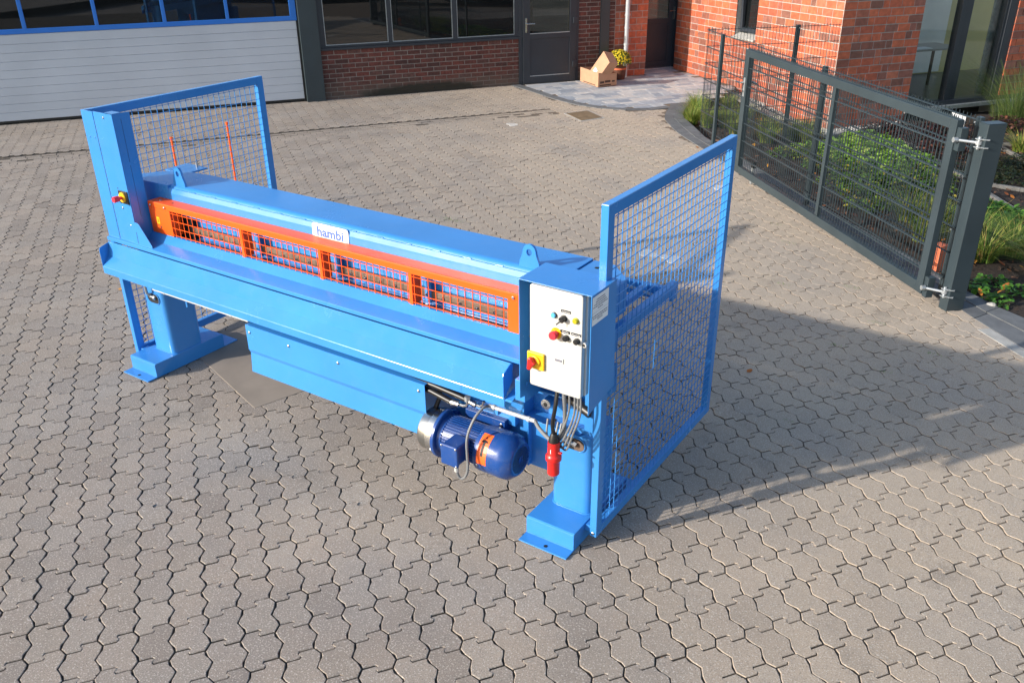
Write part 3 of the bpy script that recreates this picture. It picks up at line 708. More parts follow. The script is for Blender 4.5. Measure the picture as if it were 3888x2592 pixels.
B().box(9.93, 10.62, V2-.012, V2+.0, .14, .93).build('door_infill', ANTH2, dl2)
B().box(9.93, 10.62, V2-.004, V2+.0, 1.01, 3).build('door_pane', GLASS_D, dl2)
B().box(10.72, 10.752, V2-.042, V2-.031, .985, 1.235).build('handle_plate', STEEL, dl2)
MB(BF).tube([(10.737, V2-.04, 1.16), (10.737, V2-.095, 1.16), (10.72, V2-.1, 1.16), (10.60, V2-.1, 1.16)], .010, 8).build('door_handle', STEEL, dl2)
B().box(10.752, 10.82, V2-.06, V2+.1, -.02, 3).build('door_jamb', ANTH2, off)
B().box(9.85, 10.75, V2-.13, V2-.02, -.02, .022).build('door_sill', ZINC, off)
# pier right of door 2 with return, then the sunlit long wall on plane u = 10.75
UW = 10.75
B().box(10.83, 11.3, V2-.1415, V2+.3, -.1, 3).build('mortar_wall', MORT, off)
L1 += course('V', 10.824, 11.03, 0, 2.3, V2-.14, .24, .113, .0125, off=.5, seed=7)
B().box(UW+.06+.27, 11.6, 9.2, V2-.13, -.3, 3).build('mortar_wall', MORT, off)
# main long wall with window opening v 7.735..8.36
mw = B()
mw.box(UW-.0015, UW+.3, 8.40, 10.57, -.5, 3); mw.box(UW-.0015, UW+.3, 5.4485, 7.72, -.5, 3); mw.box(UW-.0015, UW+.3, 7.72, 8.40, -.5, .86)
mw.build('mortar_wall', MORT, off)
PT = (.24, .24, .24, .115, .24, .24, .175)
L2 = []
for c in range(-3, 19):
    z = .0+c*.1255-.02
    for (a, b) in (((8.40, 10.57),) if .87 < z+.1 < 2.6 else ())+(((5.46, 7.72),) if .87 < z+.1 < 2.6 else ())+(((5.46, 10.57),) if z+.1 <= .87 else ()):
        L2 += course('U', a, b, z, z+.113, UW, .24, .113, .0125, pattern=PT, seed=c*7+int(a*10))
# right wall on plane v = 5.45, u 10.75..12.36
B().box(UW+.302, 12.36, 5.4485, 5.8, -.5, 3).build('mortar_wall', MORT, off)
for c in range(-3, 19):
    z = c*.1255-.02
    L2 += course('V', UW+.0, 12.36, z, z+.113, 5.45, .24, .113, .0125, pattern=PT, seed=c*5+2)
bricks(off, BR_NEW, L1+L2, 300)
B().box(12.10+.262, 12.40, 5.50, 5.80, -.4, 3).build('window_reveal', BR_NEW, off)
# small tilted window in the long wall
wn = B(); wn.box(UW+.10, UW+.17, 8.30, 8.40, .98, 3); wn.box(UW+.10, UW+.17, 7.72, 7.78, .98, 3); wn.box(UW+.10, UW+.17, 7.78, 8.30, .98, 1.05); wn.build('window_frame', ANTH2, off, bevel=.003)
B().box(UW+.13, UW+.14, 7.78, 8.30, 1.05, 3).build('window_pane', GLASS_D, off)
tl = MB(BF); tl.bar((UW+.09, 8.30, 1.03), (UW-.02, 8.30, 3.0), .05, .06); tl.bar((UW+.09, 7.80, 1.03), (UW+.09, 8.30, 1.03), .05, .06); tl.build('tilted_sash', ANTH2, off, bevel=.003)
B().box(UW+.05, UW+.10, 7.72, 8.40, .97, 3.0).build('window_gap', DARKHOLE, off) if False else None
MB(BF).prism([(UW-.05, .875), (UW-.05, .895), (UW+.11, .975), (UW+.11, .875)], 7.70, 8.42, axis=1).build('window_sill', SILL, off) if False else None
sl_ = MB(BF); k = [(UW-.055, .865), (UW-.055, .895), (UW+.12, .965), (UW+.12, .865)]
n = len(sl_.v); sl_.v += [Vector((p[0], 7.70, p[1])) for p in k]+[Vector((p[0], 8.42, p[1])) for p in k]
for i in range(4): j = (i+1) % 4; sl_.f.append((n+i, n+j, n+4+j, n+4+i)); sl_.sm.append(False)
sl_.f += [(n, n+1, n+2, n+3), (n+4, n+5, n+6, n+7)]; sl_.sm += [False]*2
sl_.build('window_sill', SILL, off, bevel=.004)
lg = B(); lg.box(UW+.0, UW+.10, 8.40, 8.62, .86, .99) if False else None
# big office window on plane v=5.45
ow = B(); ow.box(12.40, 15.6, 5.44, 5.56, -.06, .02); ow.box(13.19, 13.27, 5.47, 5.60, .02, 3); ow.box(13.27, 13.46, 5.50, 5.62, .02, 3); ow.box(14.19, 14.24, 5.48, 5.6, .02, 3); ow.box(14.24, 14.42, 5.46, 5.60, .02, 3)
ow.build('window_frame', ANTH2, off, bevel=.003)
B().box(14.12, 14.26, 5.66, 5.70, .02, 3).build('door_blade', ZINC, off)
B().box(12.38, 13.19, 5.53, 5.54, .02, 3).build('window_pane', GLASS_C, off)
B().box(13.46, 14.19, 5.55, 5.56, .02, 3).build('window_pane', GLASS_C, off)
B().box(12.30, 15.2, 5.38, 5.47, -.12, -.055).build('window_threshold', ZINC, off, bevel=.003)
B().box(14.43, 15.8, 5.462, 5.8, -.5, 3).build('mortar_wall', MORT, off)
rr_ = thing('brick_return', 'sliver of orange brick wall right of the tall office window', 'brick wall', tuple(bw(15, 5.45)))
bricks(rr_, BR_NEW, course('V', 14.43, 15.5, -.02, 2.3, 5.45, .24, .113, .0125, seed=9), 120)
# office interior
it = B(); it.box(11.8, 19.2, 8.0, 8.1, -.1, 3); it.box(11.8, 11.9, 5.8, 8.0, -.1, 3); it.box(19.1, 19.2, 5.8, 8.0, -.1, 3); it.build('office_back_wall', INT_WALL, off)
B().box(11.9, 19.1, 5.6, 8.0, -.08, -.03).build('office_floor', INT_FLR, off)
B().box(14.6, 15.5, 7.96, 8.0, 0, 2.1).build('office_door', PAPER, off)
dk = thing('office_desk', 'grey desk with papers behind the tall office window', 'desk', tuple(bw(13.1, 6.6)))
B().box(12.75, 14.3, 6.3, 7.0, .72, .75).build('desk_top', DESK, dk, bevel=.003)
for u, v in ((12.78, 6.33), (14.25, 6.33), (12.78, 6.95), (14.25, 6.95)): B().box(u, u+.04, v, v+.04, -.03, .72).build('leg', INT_DARK, dk)
B().box(12.85, 13.25, 6.35, 6.9, .1, .7).build('drawer_unit', DESK, dk, bevel=.004)
tag(B().box(13.1, 13.5, 6.6, 6.88, .752, .90).build('storage_box', DESK), 'pale box file on the desk behind the office window', 'box')
tag(B().box(13.2, 13.6, 6.34, 6.55, .752, .765).build('paper_sheet', PAPER), 'white sheets lying on the desk inside the office', 'paper')
oc = thing('office_chair', 'black office chair at the desk inside by the window edge', 'office chair', tuple(bw(12.62, 6.3)))
MB(BF).prism(rrect(12.42, 12.86, 6.05, 6.48, .08), .44, .52, axis=2).build('seat', BLACK, oc, bevel=.02)
bk = MB(BF); bk.tube([(12.60, 6.02, .55), (12.60, 5.98, .8), (12.61, 5.97, 1.0), (12.62, 6.0, 1.12)], [.12, .2, .19, .08], 12); bk.build('backrest', BLACK, oc)
MB(BF).cyl((12.63, 6.26, .06), (12.63, 6.26, .44), .03).build('gas_column', BLACK, oc)
for k in range(5):
    a = k*math.tau/5; MB(BF).tube([(12.63, 6.26, .08), (12.63+.28*math.cos(a), 6.26+.28*math.sin(a), .04)], [.03, .018], 6).build('leg', BLACK, oc)
# --- downspout
ds = thing('downspout', 'grey downspout with pipe joints on the orange brick pier', 'downspout', tuple(bw(9.30, VW-.03)))
MB(BF).cyl((9.295, VW-.02, -.02), (9.30, VW-.02, 3), .048, 20).build('pipe', PVC, ds)
for z in (.62, .93, 1.18): MB(BF).cyl((9.298, VW-.02, z), (9.298, VW-.02, z+.035), .057, 20).build('pipe_joint', PVC, ds)
# --- cardboard boxes
cb = thing('cardboard_box', 'open cardboard box standing on the light paving by the brick pier', 'cardboard box', (-2.8, 12.2, .012))
A0 = Vector((-2.523, 12.009, 0)); A1 = Vector((-3.16, 12.43, 0)); A2 = Vector((-2.33, 12.40, 0)); A3 = A1+(A2-A0)
def wall(a, b, h, nm, th=.006, h2=None):
    d = (b-a).normalized(); n_ = Vector((-d.y, d.x, 0))*th; m = MB(); h2 = h if h2 is None else h2
    z = Vector((0, 0, .012))
    P = [a+z, b+z, b+z+Vector((0, 0, h2)), a+z+Vector((0, 0, h))]
    m.quad(*P); m.quad(*[p+n_ for p in P])
    for i in range(4): j = (i+1) % 4; m.quad(P[i], P[j], P[j]+n_, P[i]+n_)
    return m.build(nm, CARD, cb)
wall(A1, A0, .275, 'side_panel', h2=.268); wall(A0, A2, .268, 'side_panel', h2=.235); wall(A2, A3, .235, 'side_panel', h2=.24); wall(A3, A1, .24, 'side_panel', h2=.275)
MB().prism([(p.x, p.y) for p in (A0, A2, A3, A1)], .013, .018, axis=2).build('base_panel', CARDIN, cb)
def onface(a, b, t0, t1, z0, z1, m, nm, parent, off=.002):
    d = (b-a); n_ = Vector((d.y, -d.x, 0)).normalized()*off; q = MB()
    q.quad(a+d*t0+n_+Vector((0, 0, z0)), a+d*t1+n_+Vector((0, 0, z0)), a+d*t1+n_+Vector((0, 0, z1)), a+d*t0+n_+Vector((0, 0, z1))); return q.build(nm, m, parent)
onface(A1, A0, .18, .85, .030, .045, CARDPR, 'printed_bar', cb); onface(A0, A2, .08, .70, .030, .052, CARDPR, 'printed_bar', cb)
onface(A0, A2, .10, .32, .075, .115, CARDPR, 'printed_mark', cb); onface(A0, A2, .36, .66, .085, .125, CARDPR, 'printed_mark', cb); onface(A0, A2, .74, .9, .085, .115, CARDPR, 'printed_mark', cb)
cb2 = thing('cardboard_box', 'closed cardboard box with a white label leaning inside the open box', 'cardboard box', (-2.72, 12.22, .15))
# long flat box leaning: length direction from low (towards lower left) to high (upper right)
ld = Vector((.30, -.04, .38)).normalized(); wd = Vector((.30, -.13, 0)); wd = (wd-ld*wd.dot(ld)).normalized(); td = ld.cross(wd).normalized()
if td.dot(CAM-Vector((-2.6, 12.2, .5))) < 0: td = -td
ob = Vector((-2.821, 12.219, .28))-ld*.03; l_, w_, t_ = .52, .30, .22
wd2 = wd
cr = [ob+ld*a*l_+wd2*b*w_-td*c*t_ for c in (0, 1) for b in (0, 1) for a in (0, 1)]
m = MB(); n = len(m.v); m.v += cr
for f in ((0, 1, 3, 2), (4, 6, 7, 5), (0, 4, 5, 1), (2, 3, 7, 6), (0, 2, 6, 4), (1, 5, 7, 3)): m.f.append(f); m.sm.append(False)
m.build('carton', CARD, cb2, bevel=.004)
q = MB(); s0 = ob+td*.0015+ld*.08+wd2*.07; q.quad(s0, s0+wd2*.10, s0+wd2*.10+ld*.10, s0+ld*.10); q.build('label_sheet', WHITE, cb2)
q = MB(); s0 = ob+wd2*(w_+.0015)+ld*.16-td*.03-ld*.05; q.quad(s0, s0+ld*.12, s0+ld*.12-td*.04, s0-td*.04); q.build('printed_mark', CARDPR, cb2)
# --- flower pot with chrysanthemum
fp = thing('potted_chrysanthemum', 'wooden barrel pot with a yellow flowering chrysanthemum behind the boxes', 'potted plant', tuple(bw(9.04, 9.78, .01)))
fc = bw(9.04, 9.80, 0)
pt = MB(); pt.tube([fc+Vector((0, 0, z)) for z in (.008, .06, .14, .22, .25)], [.12, .135, .14, .145, .148], 24); pt.build('pot', PEG, fp)
MB().tube([fc+Vector((0, 0, .20)), fc+Vector((0, 0, .232))], .151, 24).build('hoop', ORANGE if False else TERRA, fp)
rf = random.Random(2); lv = MB(); fl = MB()
for k in range(1500):
    a = rf.random()*math.tau; el_ = rf.uniform(-.35, 1.5); r = .235*(.75+.3*rf.random()); p = fc+Vector((math.cos(a)*math.cos(el_)*r, math.sin(a)*math.cos(el_)*r, .36+math.sin(el_)*r*.85))
    d = Vector([rf.gauss(0, 1) for _ in range(3)]).normalized()*.018; e = d.orthogonal().normalized()*.008; lv.quad(p-d, p-e, p+d, p+e)
for k in range(420):
    a = rf.random()*math.tau; el_ = rf.uniform(.1, 1.55) if rf.random() < .8 else rf.uniform(-.2, .4); r = .245*(.97+.08*rf.random()); p = fc+Vector((math.cos(a)*math.cos(el_)*r, math.sin(a)*math.cos(el_)*r, .36+math.sin(el_)*r*.87)); nn = (p-fc-Vector((0, 0, .3))).normalized(); o1 = nn.orthogonal().normalized()*.014; o2 = nn.cross(o1)
    fl.quad(*[p+(o1*math.cos(t)+o2*math.sin(t))*(1+.15*rf.random()) for t in [math.tau*i/6 for i in range(6)]])
lv.build('foliage', MIDG, fp)['kind'] = 'stuff'; fl.build('flowers', FLOWY, fp)['kind'] = 'stuff'
# ================================================================ the plate shear
mc = thing('plate_shear', 'long sky blue sheet metal shear with orange guard, control cabinet and mesh side guards', 'cutting machine', (0, 0, 0))
def M_(): return MB()
def bolt(p, r, parent, ax='y', h=.006, m=STEEL, name='bolt'):
    p = Vector(p); d = {'y': Vector((0, -1, 0)), 'x': Vector((1, 0, 0)), 'z': Vector((0, 0, 1))}[ax]
    return MB().tube([p, p+d*h*.6, p+d*h], [r, r, r*.6], 12).build(name, m, parent)
# --- feet: base plate with flanges, plinth box and rounded column
for fx, side_ in ((0., 'L'), (3.549, 'R')):
    x0 = fx+(.006 if side_ == 'L' else .003); x1 = fx+.301
    ft = M_()
    prof = [(0, .006), (0, .012), (.080, .012), (.080, .108), (.090, .115), (.690, .115), (.700, .108), (.700, .012), (.829, .012), (.829, .004), (0, .004)]
    ft.prism(prof, x0, x1); foot = ft.build('foot', BLUE, mc, bevel=.004)
    wl = MB(); wl.tube([(x0+.004, .079, .013), (x1-.004, .079, .013)], .0035, 6); wl.build('weld_seam', BLUE, foot)
    MB().cyl((fx+.158, .030, .0125), (fx+.158, .030, .0135), .011, 12).build('bolt_hole', DARKHOLE, foot)
    cx0, cx1 = fx+.045, fx+.292
    top = .79 if side_ == 'L' else .60
    col = M_(); col.prism(rrect(cx0, cx1, .262, .530, .045, 6), .113, top, axis=2, smooth=True); c_ = col.build('column', BLUE, mc)
    md = c_.modifiers.new('e', 'EDGE_SPLIT'); md.split_angle = math.radians(40)
    wl = MB(); rr0 = rrect(cx0-.002, cx1+.002, .260, .532, .046, 4); rwd = random.Random(4); wl.tube([(x, y, .1175+rwd.uniform(-.001, .001)) for x, y in rr0+rr0[:1]], .0045, 6); wl.build('weld_seam', BLUE, c_)
# oblong openings near the top of both columns with a pipe elbow inside
def opening(xc, zc, hw=.068, hh=.040):
    ell = rrect(xc-hw, xc+hw, zc-hh, zc+hh, hh*.95, 7); ov = MB(); ov.prism(ell, .2585, .2612, axis=1); o = ov.build('column_opening', DARKHOLE, mc)
    MB().tube([(x, .2590, z) for x, z in ell+ell[:1]], .004, 6, cap=False).build('opening_rim', BLUE, o)
    return o
ovo = opening(.178, .552); o2 = opening(3.735, .548)
MB().tube([(.158, .225, .66), (.158, .228, .60), (.165, .245, .575), (.19, .255, .566)], .0105, 10).build('pipe_elbow', ZINC, ovo)
MB().cyl((.190, .255, .566), (.212, .252, .560), .017, 6).build('pipe_nut', STEEL, ovo)
MB().tube([(3.712, .20, .67), (3.712, .205, .60), (3.715, .235, .565), (3.74, .25, .556)], .0105, 10).build('pipe_elbow', ZINC, o2)
MB().cyl((3.74, .25, .556), (3.760, .248, .552), .016, 6).build('pipe_nut', STEEL, o2)
q = MB(); q.prism([(3.735, .582), (3.775, .570), (3.797, .553), (3.797, .530), (3.775, .515), (3.74, .512)], .2565, .2583, axis=1); q.build('inner_liner', STEELB, o2)
# --- lower beam: belly plate, box under the table
lb = M_(); prof = [(.05, .76), (1.30, .76), (1.95, .285), (3.84, .285), (3.84, .94), (.05, .94)]
lb.prism(prof, .30, .315, axis=1); lbo = lb.build('lower_beam', BLUE, mc, bevel=.003)
M_().box(.05, 3.84, .315, .52, .78, .94).build('beam_box', BLUE, lbo)
M_().box(1.9, 3.84, .315, .45, .285, .30).build('beam_flange', BLUE, lbo)
M_().box(3.440, 3.450, .262, .30, .30, .94).build('beam_rib', BLUE, lbo, bevel=.002)
# bracket box with pin at the right end
br = M_(); br.prism([(3.452, .30), (3.452, .195), (3.60, .195), (3.83, .275), (3.85, .30)], .644, .656, axis=2); bro = br.build('bracket_plate', BLUE, mc, bevel=.002)
MB().cyl((3.615, .255, .6562), (3.615, .255, .6572), .015, 16).build('plate_hole', DARKHOLE, bro)
M_().box(3.452, 3.462, .20, .30, .656, .90).build('bracket_web', BLUE, bro, bevel=.002)
M_().box(3.452, 3.70, .20, .30, .835, .845).build('bracket_top', BLUE, bro, bevel=.002)
M_().box(3.80, 3.85, .25, .30, .656, .90).build('bracket_web', BLUE, bro, bevel=.002)
pn = MB().cyl((3.590, .30, .766), (3.590, .215, .766), .030, 24).build('pivot_pin', BLUE, mc, bevel=.002)
MB().cyl((3.590, .215, .766), (3.590, .208, .766), .029, 24).build('pin_face', STEEL, pn, bevel=.002)
MB().cyl((3.590, .2078, .766), (3.590, .2068, .766), .012, 16).build('pin_bore', DARKHOLE, pn)
MB().tube([(3.66, .29, .79), (3.74, .26, .80), (3.84, .24, .775)], .026, 14).build('hydraulic_hose', BLACK, mc)
# --- feed table (bevelled front strip and flat strip), groove below
tb = M_(); tb.sheet([(.162, .986), (.162, 1.008), (.164, 1.0105), (.250, 1.034), (.300, 1.077), (.316, 1.077), (.316, 1.03)], .05, 3.566, .006)
tbo = tb.build('feed_table', BLUE, mc)
tb2 = M_(); tb2.sheet([(.162, .986), (.162, 1.008), (.164, 1.0105), (.181, 1.0145)], -.078, .05, .006); tb2.build('table_end', BLUE, tbo)
M_().box(.05, 3.57, .235, .30, .935, .955).build('table_support', BLUE, tbo)
M_().box(.05, 3.57, .235, .34, .955, 1.0).build('table_box', BLUE, tbo)
# --- catch tray: front lip, floor, back wall
ty = M_(); arc = [(.093+.012*(1-math.cos(a)), .803-.012*(1-math.sin(a))) for a in []]
ty.sheet([(.093, .750), (.092, .800), (.0935, .8025), (.157, .862), (.176, .968)], -.100, 3.41, .004)
tyo = ty.build('catch_tray', BLUE, mc)
capL = [(.094, .800), (.094, .925), (.100, .938), (.113, .944), (.180, .962), (.180, .86), (.155, .853)]
M_().prism(capL, -.104, -.099).build('tray_end_cap', BLUE, tyo, bevel=.0015)
capR = [(.094, .792), (.090, .803), (.089, .932), (.096, .945), (.140, .968), (.155, .972), (.175, .972), (.175, .87), (.155, .850)]
M_().prism(capR, 3.402, 3.409).build('tray_end_cap', BLUE, tyo, bevel=.0015)
M_().sheet([(.092, .79), (.10, .797), (.24, .838)], 3.409, 3.455, .004).build('tray_tongue', BLUE, tyo)
jl = MB(); jl.bar((3.13, .0915, .76), (3.13, .0915, .802), .0012, .001); jl.build('tray_joint', PRINT, tyo)
M_().box(3.409, 3.56, .24, .30, .80, .97).build('tray_bracket', BLUE, tyo, bevel=.003)
M_().box(3.50, 3.56, .06, .24, .84, .96).build('cabinet_bracket', BLUE, tyo, bevel=.003)
# white cable duct along the tray lip (left half) with clips
cdx = MB(); cdx.cyl((.44, .112, .738), (1.42, .112, .738), .0095, 10); cdo = cdx.build('cable_pipe', PVC, mc)
for x in (.56, 1.25): MB().cyl((x, .112, .738), (x+.012, .112, .738), .0125, 10).build('pipe_clip', PVC, cdo)
MB().cyl((.80, .112, .735), (.80, .112, .69), .010, 8).build('pipe_stub', BLUE, cdo)
# --- cover plate below the tray
cp = M_(); cp.sheet([(.145, .722), (.085, .724), (.084, .548), (.096, .520), (.084, .385)][::-1], 1.412, 2.880, .003)
cpo = cp.build('cover_plate', BLUE, mc)
for x in (1.445, 1.80, 2.22, 2.835): bolt((x, .0835, .675), .0085, cpo)
# --- electric motor with pump bell housing
mx, my, mz, MR = 3.12, .130, .427, .124
mo = thing_part = M_(); mo.cyl((3.01, my, mz), (3.27, my, mz), MR*.86, 40); moo = mo.build('motor', BLUE_D, mc)
fn = MB()
for k in range(44):
    a = math.tau*k/44
    if math.radians(205) < a < math.radians(250): continue
    c, s = math.cos(a), math.sin(a)
    # fins run along the motor, upright at the top like a cast housing
    d = Vector((0, c, s)); p = Vector((0, my, mz))+d*MR*.84
    fn.bar(p+Vector((3.025, 0, 0)), p+Vector((3.265, 0, 0)), .0035, .030, upv=d)
fn.build('cooling_fins', BLUE_D, moo)
MB().tube([(2.975, my, mz), (2.995, my, mz), (3, my, mz)], [MR*1.16, MR*1.16, MR*1.1], 40).build('motor_flange', BLUE_D, moo, bevel=.002)
MB().tube([(3, my, mz), (3.025, my, mz)], [MR*.95, MR*.9], 40).build('end_shield', BLUE_D, moo)
MB().tube([(3.255, my, mz), (3.27, my, mz), (3.41, my, mz), (3.445, my, mz), (3.475, my, mz), (3.482, my, mz), (3.483, my, mz)], [MR*1.02, MR*1.05, MR*1.05, MR*1.01, MR*.80, MR*.74, MR*.70], 44).build('fan_cover', BLUE_D, moo)
# perforated grille: ring of small holes
gr = MB()
for i in range(-9, 10):
    for j in range(-9, 10):
        y, z = i*.0092+(.0046 if j % 2 else 0), j*.008
        r = math.hypot(y, z)
        if .024 < r < .078 : gr.prism([(my+y+.0032*math.cos(t), mz+z+.0032*math.sin(t)) for t in [math.tau*k/6 for k in range(6)]], 3.483, 3.484)
gro = gr.build('fan_grille', DARKHOLE, moo); gro['kind'] = 'stuff'
fr_ = MB(); fr_.box(3.483, 3.486, my-.018, my+.018, mz-.018, mz-.013); fr_.box(3.483, 3.486, my-.018, my+.018, mz+.013, mz+.018); fr_.box(3.483, 3.486, my-.018, my-.013, mz-.013, mz+.013); fr_.box(3.483, 3.486, my+.013, my+.018, mz-.013, mz+.013); fr_.build('grille_emblem', BLUE_D, moo)
for a in (): bolt((3.32, my-MR*1.05*math.cos(math.radians(a+150))*1.0, mz+MR*1.05*math.sin(math.radians(a+150))*-.0-.0), .006, moo) if a == -150 else None
bolt((3.285, my-MR*1.03, mz-.03), .0075, moo)
# terminal box on the front
tbx = M_(); tbx.box(3.120, 3.222, my-.215, my-.09, .405, .522); tbo2 = tbx.build('terminal_box', BLUE_D, moo, bevel=.010)
M_().box(3.115, 3.227, my-.222, my-.204, .400, .527).build('box_lid', BLUE_D, moo, bevel=.006)
for x, z in ((3.124, .518), (3.218, .518), (3.218, .409)): bolt((x, my-.222, z), .006, moo, h=.005)
# red-orange rotation arrow sticker wrapped on the fan cover
def onfan(x, ang, r=MR*1.05+.0012): return (x, my-r*math.cos(ang), mz+r*math.sin(ang))
stk = MB(); A0_, A1_ = math.radians(-8), math.radians(72); n = 10
for k in range(n):
    a, b = A0_+(A1_-A0_)*k/n, A0_+(A1_-A0_)*(k+1)/n; stk.quad(onfan(3.282, a), onfan(3.345, a), onfan(3.345, b), onfan(3.282, b))
stk.build('arrow_sticker', ORST, moo)
ar = MB(); r_ = MR*1.05+.0022
for k in range(5):
    a, b = math.radians(14+7*k), math.radians(21+7*k); ar.quad(onfan(3.306, a, r_), onfan(3.321, a, r_), onfan(3.321, b, r_), onfan(3.306, b, r_))
ar.quad(onfan(3.292, math.radians(48), r_), onfan(3.335, math.radians(48), r_), onfan(3.313, math.radians(64), r_)); ar.build('arrow_print', DARKHOLE, moo)
MB().box(3.303, 3.324, 0, 0, 0, 0) if False else None
# mounting rail on top/back of the motor
M_().box(3.05, 3.32, my+.095, my+.168, mz+.06, mz+.135).build('motor_foot', BLUE_D, moo, bevel=.004)
M_().box(3.04, 3.365, my+.13, my+.17, mz+.10, mz+.165).build('mount_rail', BLUE, mc, bevel=.003)
bolt((3.295, my+.095, mz+.105), .011, moo); 
# bell housing left of the motor
bh = MB(); bh.tube([(2.865, my, mz), (2.875, my, mz), (2.93, my, mz)], [MR*.96, MR*1.0, MR*1.0], 40); bh = bh.build('bell_housing', DKSTEEL, mc)
MB().tube([(2.93, my, mz), (2.975, my, mz)], [MR*1.08]*2, 40).build('housing_ring', STEEL, bh)
for a in (200, 250, 300): 
    p = Vector((2.963, my+MR*1.1*math.cos(math.radians(a)), mz+MR*1.1*math.sin(math.radians(a)))); MB().cyl(p, p+Vector((.014, 0, 0)), .008, 6).build('housing_bolt', ZINC, bh)
MB().tube([(2.88, my+.03, mz+.10), (2.92, my+.04, mz+.2), (2.89, my+.06, mz+.30)], .014, 8).build('hydraulic_hose', BLACK, mc)
# hydraulic hoses and fittings under the tray
MB().tube([(2.55, .14, .66), (2.90, .115, .680), (3.055, .11, .656)], .0165, 12).build('hydraulic_hose', BLACK, mc)
MB().tube([(2.50, .15, .70), (2.92, .125, .715), (3.10, .125, .70), (3.17, .115, .697)], .0165, 12).build('hydraulic_hose', BLACK, mc)
h1 = MB().tube([(3.050, .11, .657), (3.101, .11, .659)], .0185, 12).build('hose_ferrule', STEEL, mc)
MB().tube([(3.10, .11, .659), (3.13, .11, .660), (3.150, .11, .668), (3.160, .11, .688), (3.162, .11, .715)], .0095, 10).build('pipe_elbow', STEEL, h1)
MB().cyl((3.159, .11, .698), (3.159, .11, .728), .018, 6).build('union_nut', ZINC, h1)
h2 = MB().tube([(3.172, .112, .697), (3.212, .112, .690)], .0165, 12).build('hose_ferrule', STEEL, mc)
MB().tube([(3.205, .112, .691), (3.240, .112, .690), (3.258, .112, .702), (3.266, .112, .730)], .0085, 10).build('pipe_elbow', STEEL, h2)
# white conduit and grey cable to the right
wp = MB().cyl((3.285, .13, .700), (3.575, .13, .702), .0115, 12).build('cable_pipe', PVC, mc)
for x in (3.31, 3.53): MB().cyl((x, .13, .7005), (x+.016, .13, .701), .0150, 12).build('pipe_clip', PVC, wp)
M_().box(3.315, 3.345, .125, .16, .66, .69).build('pipe_support', BLUE, wp, bevel=.002)
def bez(P, n=24):
    P = [Vector(p) for p in P]; out = []
    for i in range(len(P)-1):
        p0 = P[max(i-1, 0)]; p1 = P[i]; p2 = P[i+1]; p3 = P[min(i+2, len(P)-1)]
        for k in range(n//(len(P)-1)+1):
            t = k/(n//(len(P)-1)+1); out.append(.5*((2*p1)+(p2-p0)*t+(2*p0-5*p1+4*p2-p3)*t*t+(3*p1-p0-3*p2+p3)*t**3))
    return out+[P[-1]]
MB().tube(bez([(3.290, .13, .700), (3.282, .08, .71), (3.262, .02, .66), (3.250, -.03, .56), (3.272, -.06, .415), (3.262, -.07, .355), (3.24, -.078, .335), (3.222, -.082, .350), (3.214, -.085, .385)], 50), .0075, 8).build('grey_cable', GREYC, mc)
MB().cyl((3.214, -.085, .378), (3.214, -.085, .402), .012, 10).build('cable_gland', GREYBOX, mc)
MB().tube(bez([(3.575, .13, .702), (3.62, .11, .675), (3.70, .09, .65), (3.76, .075, .69), (3.79, .065, .80), (3.785, .06, 1.0)], 40), .0105, 10).build('grey_cable', GREYC, mc)
for k, (x, dx) in enumerate(((3.815, .0), (3.845, .01), (3.862, .015), (3.878, .02))):
    MB().tube(bez([(x, .06, 1.0), (x+.004, .055, .88), (x-.03, .05, .76), (x-.10+dx, .07, .655-.006*k), (x-.155+dx*.5, .11, .66-.004*k), (x-.18+dx, .16, .72)], 40), .0055, 8).build('grey_cable', GREYC, mc)
# black lead with red mains plug
MB().tube(bez([(3.752, .06, 1.0), (3.757, .03, .90), (3.742, .03, .80), (3.745, .035, .73)], 20), .0105, 10).build('black_cable', BLACK, mc)
px_, py_ = 3.747, .035
pl = MB().tube([(px_, py_, z) for z in (.690, .688, .62, .612, .606, .585, .578, .572, .50, .495)], [.024, .030, .032, .036, .041, .041, .036, .032, .031, .027], 28); plo = pl.build('mains_plug', RED, mc)
MB().tube([(px_, py_, z) for z in (.738, .73, .70, .686)], [.014, .018, .026, .028], 20).build('plug_boot', BLACK, plo)
M_().box(px_+.028, px_+.05, py_-.01, py_+.004, .632, .640).build('plug_key', RED, plo, bevel=.002)
text('1', .034, WHITE, Matrix.Translation((px_+.002, py_-.0335, .645)) @ Matrix.Rotation(math.pi/2, 4, 'X'), 'plug_print', plo)
# --- control cabinet in its sheet housing
hs = thing_h = M_(); hs.box(3.567, 3.571, 0, .24, .975, 1.534); hs.prism([(0, .90), (0, .975), (.24, .975), (.24, .965), (.13, .875)], 3.567, 3.571)
hso = hs.build('cabinet_housing', BLUE, mc, bevel=.001)
M_().prism([(0, .925), (0, 1.534), (.235, 1.534), (.252, .97)], 3.952, 3.956).build('side_plate', BLUE, hso, bevel=.001)
M_().box(3.566, 3.957, -.001, .242, 1.535, 1.539).build('top_cover', BLUE, hso, bevel=.001)
M_().box(3.571, 3.952, .232, .240, .93, 1.534).build('back_plate', BLUE, hso)
bolt((3.5665, .09, .955), .010, hso, ax='x', m=BLUE) if False else None
MB().cyl((3.572, .06, .955), (3.582, .06, .955), .012, 6).build('housing_bolt', BLUE, hso)
cab = M_(); cab.prism(rrect(3.634, 3.922, 1.004, 1.528, .010), .03, .20, axis=1); cbo = cab.build('control_cabinet', GREYBOX, mc, bevel=.003)
M_().prism(rrect(3.630, 3.912, 1.000, 1.528, .012), -.002, .028, axis=1).build('cabinet_door', GREYBOX, cbo, bevel=.004)
MB().cyl((3.919, .004, 1.284), (3.919, .03, 1.284), .013, 16).build('door_lock', GREYBOX, cbo, bevel=.002)
